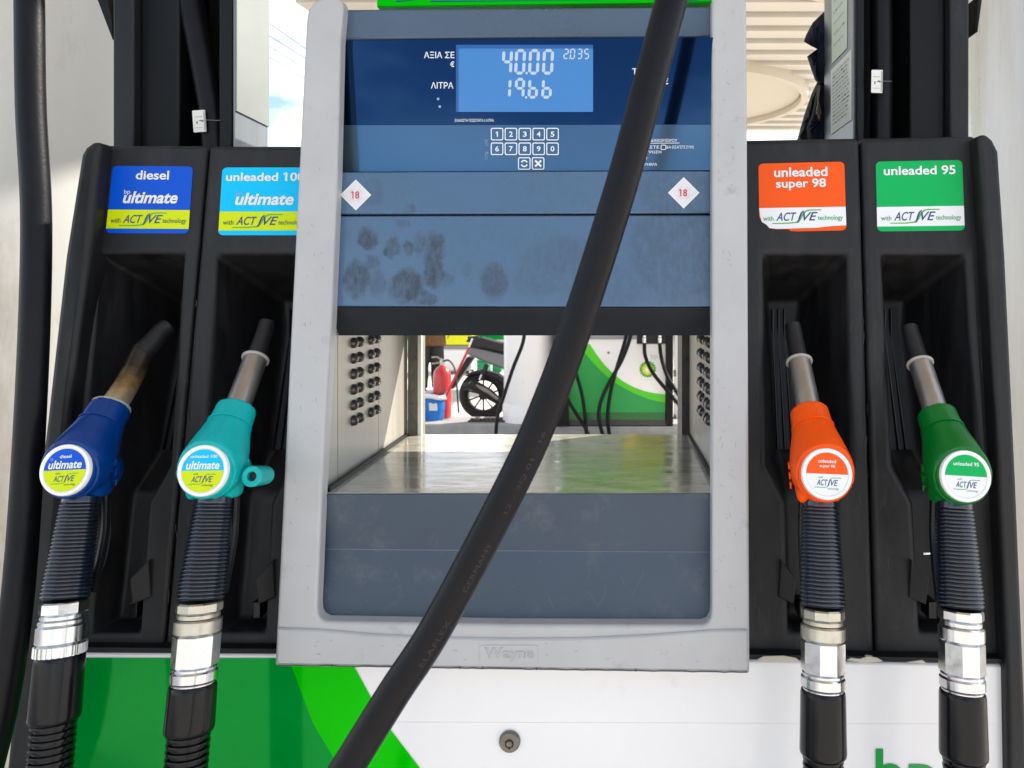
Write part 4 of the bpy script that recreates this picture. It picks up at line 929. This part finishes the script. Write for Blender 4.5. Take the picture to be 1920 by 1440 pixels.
# bucket, squeegee, extinguisher
YBk = 7.62
bp_ = at(813.5, 788, YBk); bx, bz = bp_.x, .131
t = thing('bucket', (bx, YBk, bz), 'blue bucket with a white cloth over its rim on the far island', 'bucket')
M['bucketblue'] = mat('blue_bucket_plastic', (.012, .16, .55), .3)
a = MB(); a.lathe([(.092, bz), (.097, bz+.02), (.115, bz+.235), (.122, bz+.238), (.122, bz+.25), (.112, bz+.25), (.108, bz+.1)], 'bucketblue', (bx, YBk, 0), n=32); a.build('pail', t)
a = MB(); p0 = at(804, 756, YBk-.112)
a.prism([Plane(YBk-.111)(*p) for p in [(804, 756), (808, 755), (810, 757.5), (819, 756), (820, 770), (805, 770)]], (0, .004, 0), 'paper'); a.build('label', t)
tc_ = thing('cleaning_cloth', (bx, YBk, bz+.25), 'white cloth draped over the blue bucket rim', 'cloth'); a = MB()
vs = []; nn = 40
for j, (r, h) in enumerate([(.100, .252), (.122, .262), (.130, .245), (.128, .215)]):
    for i in range(nn):
        an = 2*math.pi*i/nn; vs.append((bx+r*math.cos(an), YBk+r*math.sin(an), bz+h+.012*math.sin(an*3+.6)*(1 if j else .2)-(.03*max(0, math.sin(an*2+1)) if j == 3 else 0)))
a.add(vs, [(j*nn+i, j*nn+(i+1) % nn, (j+1)*nn+(i+1) % nn, (j+1)*nn+i) for j in range(3) for i in range(nn)], 'wpanel'); o = a.build('drape', tc_)
sd = o.modifiers.new('thick', 'SOLIDIFY'); sd.thickness = .004
t = thing('squeegee', at(836, 752, YBk), 'red handled squeegee leaning up out of the blue bucket', 'squeegee')
a = MB(); a.tube([at(822, 772, YBk), at(880, 651, YBk-.06)], .0125, 'redp', n=12); a.build('handle', t)
a = MB(); a.tube([at(880, 651, YBk-.06), at(886, 634, YBk-.068)], .009, 'chrome', n=10); a.tube([at(877, 633, YBk-.07), at(897, 631, YBk-.07)], .012, 'flange_dark', n=8); a.build('blade', t)
YE = 7.74; ep = at(829, 781, YE); ex = ep.x
t = thing('fire_extinguisher', (ex, YE, .13), 'red fire extinguisher standing behind the blue bucket', 'extinguisher')
a = MB(); a.lathe([(.080, .131), (.088, .14), (.090, .16), (.090, .54), (.082, .595), (.06, .63), (.03, .65), (.022, .66)], 'redp', (ex, YE, 0), n=32); a.build('cylinder', t)
a = MB(); a.lathe([(.022, .655), (.024, .70), (.018, .72)], 'nickel', (ex, YE, 0), n=16)
a.tube([Vector((ex, YE, .715)), Vector((ex-.05, YE-.02, .745)), Vector((ex-.10, YE-.02, .74))], .008, 'nickel', n=8); a.tube([Vector((ex, YE, .69)), Vector((ex-.1, YE-.02, .675))], .007, 'nickel', n=8); a.build('valve', t)
a = MB(); a.tube(spline([Vector((ex+.01, YE-.01, .70)), at(842, 676, YE-.05), at(852, 690, YE-.06), at(856, 715, YE-.06), at(858, 745, YE-.06), at(860, 774, YE-.06)], 6), .0095, 'flange_dark', n=8); a.build('discharge_hose', t)

# scooter, right of the bucket, on the ground behind the island
YS = 8.42
sx = at(907, 745, YS).x; SC = lambda dx, dy, z: Vector((sx+dx, YS+dy, z))
t = thing('scooter', SC(.6, 0, 0), 'grey and black motor scooter parked behind the far round column', 'scooter')
M['tyre'] = mat('black_tyre', (.016, .016, .017), .7); M['rim'] = mat('black_cast_rim', (.02, .02, .022), .4, metal=.5)
M['scgrey'] = mat('grey_scooter_paint', (.17, .19, .20), .25, coat=.6); M['scblack'] = mat('black_scooter_plastic', (.014, .014, .015), .5); M['seat'] = mat('black_vinyl_seat', (.02, .02, .021), .55)
def wheel(dx):
    rw = .27; a = MB(); vs = []; n1, n2 = 40, 12
    for i in range(n1):
        an = 2*math.pi*i/n1
        for j in range(n2):
            b_ = 2*math.pi*j/n2; r = rw-.055+.055*math.cos(b_)
            vs.append(SC(dx+r*math.cos(an), .055*math.sin(b_), rw+.001+r*math.sin(an)))
    a.add(vs, [(i*n2+j, ((i+1) % n1)*n2+j, ((i+1) % n1)*n2+(j+1) % n2, i*n2+(j+1) % n2) for i in range(n1) for j in range(n2)], 'tyre'); wt = a.build('wheel', t)
    a = MB(); hub = SC(dx, 0, rw)
    for i in range(10):
        an = 2*math.pi*i/10+.2; a.tube([hub+Vector((.03*math.cos(an), -.01, .03*math.sin(an))), hub+Vector((.17*math.cos(an+.12), -.02, .17*math.sin(an+.12)))], .009, 'rim', n=6)
    a.lathe([(.045, -.05), (.045, .05)], 'rim', hub, axis='y', n=20)
    pr = [(.185, -.04), (.165, -.035), (.165, .035), (.185, .04)]; vs = []; nn = 40
    for r, h in pr:
        for i in range(nn): vs.append(hub+Vector((r*math.cos(2*math.pi*i/nn), h, r*math.sin(2*math.pi*i/nn))))
    a.add(vs, [(j*nn+i, j*nn+(i+1) % nn, (j+1)*nn+(i+1) % nn, (j+1)*nn+i) for j in range(3) for i in range(nn)], 'rim'); a.build('rim', wt)
wheel(0); wheel(1.3)
def side(pts, y0, d, m, name, bev=.012, p=t):
    a = MB(); a.prism([SC(x, y0, z) for x, z in pts], (0, d, 0), m); return a.build(name, p, bevel=bev, seg=3)
S2 = lambda px, py: (at(px, py, YS).x-sx, at(px, py, YS).z)
side([S2(*p) for p in [(876, 653), (890, 650), (912, 655), (950, 664), (1010, 690), (1010, 715), (985, 712), (943, 689), (915, 679), (890, 668), (878, 662)]], -.13, .26, 'scgrey', 'rear_panel', .03)
side([S2(*p) for p in [(880, 652), (888, 636), (905, 632), (935, 640), (960, 645), (1010, 655), (1018, 672), (990, 676), (950, 663), (912, 654)]], -.12, .24, 'seat', 'seat', .03)
side([S2(*p) for p in [(874, 640), (884, 630), (900, 632), (896, 638), (884, 642)]], -.05, .1, 'scblack', 'grab_rail', .01)
side([S2(*p) for p in [(878, 668), (890, 671), (870, 700), (852, 728), (847, 728), (860, 700)]], -.09, .18, 'scblack', 'mudguard', .01)
side([S2(*p) for p in [(873, 705), (884, 697), (905, 692), (935, 700), (955, 715), (950, 722), (925, 706), (900, 700), (882, 704)]], -.075, .15, 'scblack', 'wheel_guard', .012)
a = MB(); a.tube([SC(*[S2(874, 722)[0], -.14, S2(874, 722)[1]]), SC(S2(890, 718)[0], -.15, S2(890, 718)[1]), SC(S2(920, 735)[0], -.15, S2(920, 735)[1]), SC(S2(942, 752)[0], -.13, S2(942, 752)[1])], [.05, .075, .07, .045], 'scblack', n=20, ell=(.8, 1.1)); mf = a.build('exhaust', t)
a = MB(); a.tube([SC(S2(886, 714)[0], -.2, S2(886, 714)[1]), SC(S2(915, 727)[0], -.205, S2(915, 727)[1]), SC(S2(938, 744)[0], -.19, S2(938, 744)[1])], [.018, .028, .016], 'steelpaint', n=12); a.build('heat_shield', mf)
a = MB(); a.tube([SC(S2(905, 708)[0], -.1, S2(905, 708)[1]), SC(S2(916, 682)[0], -.1, S2(916, 682)[1])], .026, 'scblack', n=10); a.tube([SC(S2(903, 710)[0], -.13, S2(903, 710)[1]), SC(S2(907, 700)[0], -.13, S2(907, 700)[1])], .012, 'chrome', n=8); a.build('shock', t)
side([(.25, .20), (.95, .20), (1.02, .27), (1.12, .80), (1.05, .82), (.92, .36), (.3, .36)], -.17, .34, 'scblack', 'footboard', .03)
side([(1.02, .3), (1.12, .35), (1.26, .98), (1.16, 1.02), (1.08, .80)], -.18, .36, 'scgrey', 'leg_shield', .03)
a = MB(); a.tube([SC(1.3, 0, .27), SC(1.12, 0, .95)], .03, 'scblack', n=10); a.tube([SC(1.08, -.34, 1.05), SC(1.12, 0, 1.02), SC(1.08, .34, 1.05)], .016, 'scblack', n=10); a.build('handlebar', t)

# person far behind the extinguisher (seen from the waist down)
YP = 10.8; pxx = at(806, 700, YP).x
t = thing('person', (pxx, YP, 0), 'person in a brown jacket and dark trousers standing behind the extinguisher', 'person', local=True); t.rotation_euler = (0, 0, math.radians(20))
skin = mat('skin_tone', (.42, .25, .17), .55); brown = mat('brown_jacket_cloth', (.16, .075, .025), .8, var=.2, vscale=20); jeans = mat('dark_trouser_cloth', (.03, .03, .032), .85, var=.3, vscale=30); boot_m = mat('dark_shoe', (.02, .017, .015), .5)
a = MB()
for s_ in (-1, 1):
    a.tube(spline([(s_*.09, 0, .92), (s_*.10, -.01, .52), (s_*.105, .02, .08)], 5), [lerp(.085, .045, i/10) for i in range(11)], skin, n=14)
    a.tube(spline([(s_*.17, 0, 1.42), (s_*.24, .02, 1.15), (s_*.25, -.05, .90)], 5), [lerp(.05, .034, i/10) for i in range(11)], skin, n=12)
    a.tube([(s_*.25, -.05, .90), (s_*.252, -.06, .83)], [.034, .04], skin, n=10, ell=(.6, 1.1))
    for f_ in range(4): a.tube(spline([(s_*.252, -.085+.018*f_, .835), (s_*.250, -.088+.018*f_, .79), (s_*.240, -.088+.018*f_, .755)], 3), .0085, skin, n=8)
    a.tube([(s_*.25, -.09, .87), (s_*.243, -.115, .83), (s_*.24, -.12, .80)], .0095, skin, n=8)
a.tube([(0, 0, .90), (0, 0, 1.1), (0, 0, 1.35), (0, 0, 1.46), (0, -.01, 1.56)], [.13, .125, .15, .10, .055], skin, n=18, ell=(1.2, .8))
a.ball((0, -.015, 1.66), (.075, .095, .115), skin, 16, 12); a.ball((0, -.112, 1.645), (.013, .02, .022), skin)
for s_ in (-1, 1): a.ball((s_*.076, 0, 1.655), (.012, .02, .032), skin)
a.build('body', t, remesh=.012, smooth=2)
a = MB(); a.ball((0, .005, 1.70), (.083, .100, .092), boot_m, 16, 10); a.build('hair', t)
a = MB()
for s_ in (-1, 1): a.ball((s_*.03, -.100, 1.672), (.010, .008, .006), 'white'); a.ball((s_*.03, -.107, 1.672), (.005, .003, .005), boot_m)
a.ball((0, -.105, 1.605), (.022, .006, .005), mat('lip_tone', (.38, .14, .12), .5)); a.build('face', t)
a = MB()
for s_ in (-1, 1): a.tube(spline([(s_*.075, 0, .95), (s_*.10, -.01, .52), (s_*.105, .02, .07)], 6), [lerp(.115, .078, i/12)+.004*math.sin(i*2.1) for i in range(13)], jeans, n=18)
a.tube([(0, 0, .86), (0, 0, 1.02)], [.15, .15], jeans, n=18, ell=(1.2, .85)); a.build('trousers', t, remesh=.014, smooth=2)
a = MB(); a.tube([(0, 0, .66), (0, 0, .80), (0, 0, 1.0), (0, 0, 1.32), (0, 0, 1.46), (0, 0, 1.52)], [.20, .19, .16, .18, .13, .07], brown, n=22, ell=(1.15, .85))
for s_ in (-1, 1): a.tube(spline([(s_*.16, 0, 1.43), (s_*.24, .02, 1.15), (s_*.25, -.05, .90)], 5), [lerp(.075, .052, i/10) for i in range(11)], brown, n=14)
a.build('jacket', t, remesh=.014, smooth=2)
for s_ in (-1, 1):
    a = MB(); a.ball((s_*.105, -.045, .045), (.052, .135, .05), boot_m); a.box((s_*.105-.05, -.17, .0), (s_*.105+.05, .085, .022), boot_m); a.build('shoe', t)

# chest, crate and wall behind
YC2 = 13.4; c0, c1 = at(806, 640, YC2), at(882, 640, YC2)
t = thing('chest', ((c0.x+c1.x)/2, YC2+.3, 0), 'white chest with a bright yellow lid behind the squeegee', 'chest')
a = MB(); a.box((c0.x, YC2, .05), (c1.x, YC2+.6, .44), 'wpanel'); a.build('body', t, bevel=.03)
a = MB(); a.box((c0.x+.06, YC2-.01, .50), (c1.x+.03, YC2+.6, .86), mat('yellow_lid', (.80, .78, .0), .35)); a.build('lid', t, bevel=.03)
a = MB(); a.box((c0.x-.02, YC2-.02, .44), (c1.x+.02, YC2+.62, .497), 'silver2'); a.build('rim', t, bevel=.01)
a = MB()
for ix in (c0.x+.05, c1.x-.09):
    for iy in (YC2+.05, YC2+.5): a.box((ix, iy, 0), (ix+.05, iy+.05, .055), 'flange_dark')
a.build('feet', t)
for px0, px1, py1, Yc, hh, lab in ((894, 915, 760, 13.3, .25, 'green plastic crate behind the scooter near its tail'), (923, 940, 760, 13.6, .25, 'green plastic crate behind the scooter near the round column')):
    u0, u1 = at(px0, 700, Yc).x, at(px1, 700, Yc).x
    t = thing('crate', ((u0+u1)/2, Yc+.1, 0), lab, 'crate', 'green crates behind the scooter')
    a = MB(); gcr = mat('green_crate_plastic', (.0, .26, .08), .5)
    a.box((u0, Yc, .02), (u1, Yc+.3, hh-.03), gcr); a.build('body', t, bevel=.012)
    a = MB(); a.box((u0-.012, Yc-.012, hh-.03), (u1+.012, Yc+.312, hh), gcr); a.build('rim', t, bevel=.006)
t = thing('wall', (-1.2, 18.2, 0), 'low white wall with a green band far behind the pumps', 'wall')
a = MB(); a.box((-7, 18, 0), (3.2, 18.25, .34), 'wpanel'); a.build('base', t); a = MB(); a.box((-7, 17.97, .342), (3.2, 18.27, 1.3), 'green'); a.build('band', t)

# grating on the ground by the scooter
gx = at(915, 790, 7.62).x
t = MB(); 
for i in range(9): t.box((gx-.16+i*.038, 7.46, .131), (gx-.14+i*.038, 7.60, .150), 'flange_dark')
t.box((gx-.17, 7.455, .1305), (gx+.19, 7.47, .146), 'flange_dark'); t.box((gx-.17, 7.59, .1305), (gx+.19, 7.605, .146), 'flange_dark')
tag(t.build('drain_grate'), 'small dark drain grate on the far island under the scooter wheel', 'grate')

# power cables against the sky, bare tree behind the canopy
for i, (p, q) in enumerate((((502, 42), (567, 87)), ((502, 65), (567, 106)), ((502, 85), (566, 125)), ((502, 105), (566, 144)))):
    A_, B2 = at(*p, 26), at(*q, 28); D = B2-A_; t = MB()
    t.tube([A_-D*9, A_-D*3+Vector((0, 0, -.02)), A_, B2, B2+D*5], .013, 'flange_dark', n=6)
    tag(t.build('power_cable'), 'thin power cable in the sky left of the display, %s' % ('topmost of the four', 'second from the top', 'third from the top', 'lowest of the four')[i], 'cable', 'power cables in the sky')
tx = at(1452, 300, 20).x
t = thing('tree', (tx, 20, 0), 'nearly bare tree behind the canopy edge', 'tree')
a = MB(); rnd = random.Random(4); lf = MB()
def branch(p, d, l, r, depth):
    e_ = p+d*l; a.tube([p, (p+e_)/2+Vector((rnd.uniform(-.05, .05)*l, rnd.uniform(-.05, .05)*l, 0)), e_], [r, r*.8, r*.6], 'flange', n=6)
    if depth == 0:
        for _ in range(1):
            c_ = e_+Vector((rnd.uniform(-.12, .12), rnd.uniform(-.12, .12), rnd.uniform(-.1, .1))); u_ = Vector((rnd.uniform(-1, 1), rnd.uniform(-1, 1), rnd.uniform(-1, 1))).normalized()*.05; v_ = u_.orthogonal().normalized()*.03
            lf.poly([c_-u_, c_+v_, c_+u_, c_-v_], mat_leaf)
        return
    for _ in range(3 if depth > 1 else 4):
        nd = (d+Vector((rnd.uniform(-.7, .7), rnd.uniform(-.7, .7), rnd.uniform(-.1, .5)))).normalized(); branch(e_, nd, l*rnd.uniform(.6, .8), r*.6, depth-1)
mat_leaf = mat('dry_leaf', (.10, .09, .03), .7)
branch(Vector((tx, 20, 0)), Vector((0, 0, 1)), 1.72, .09, 4)
a.build('trunk', t); lf.build('crown', t)
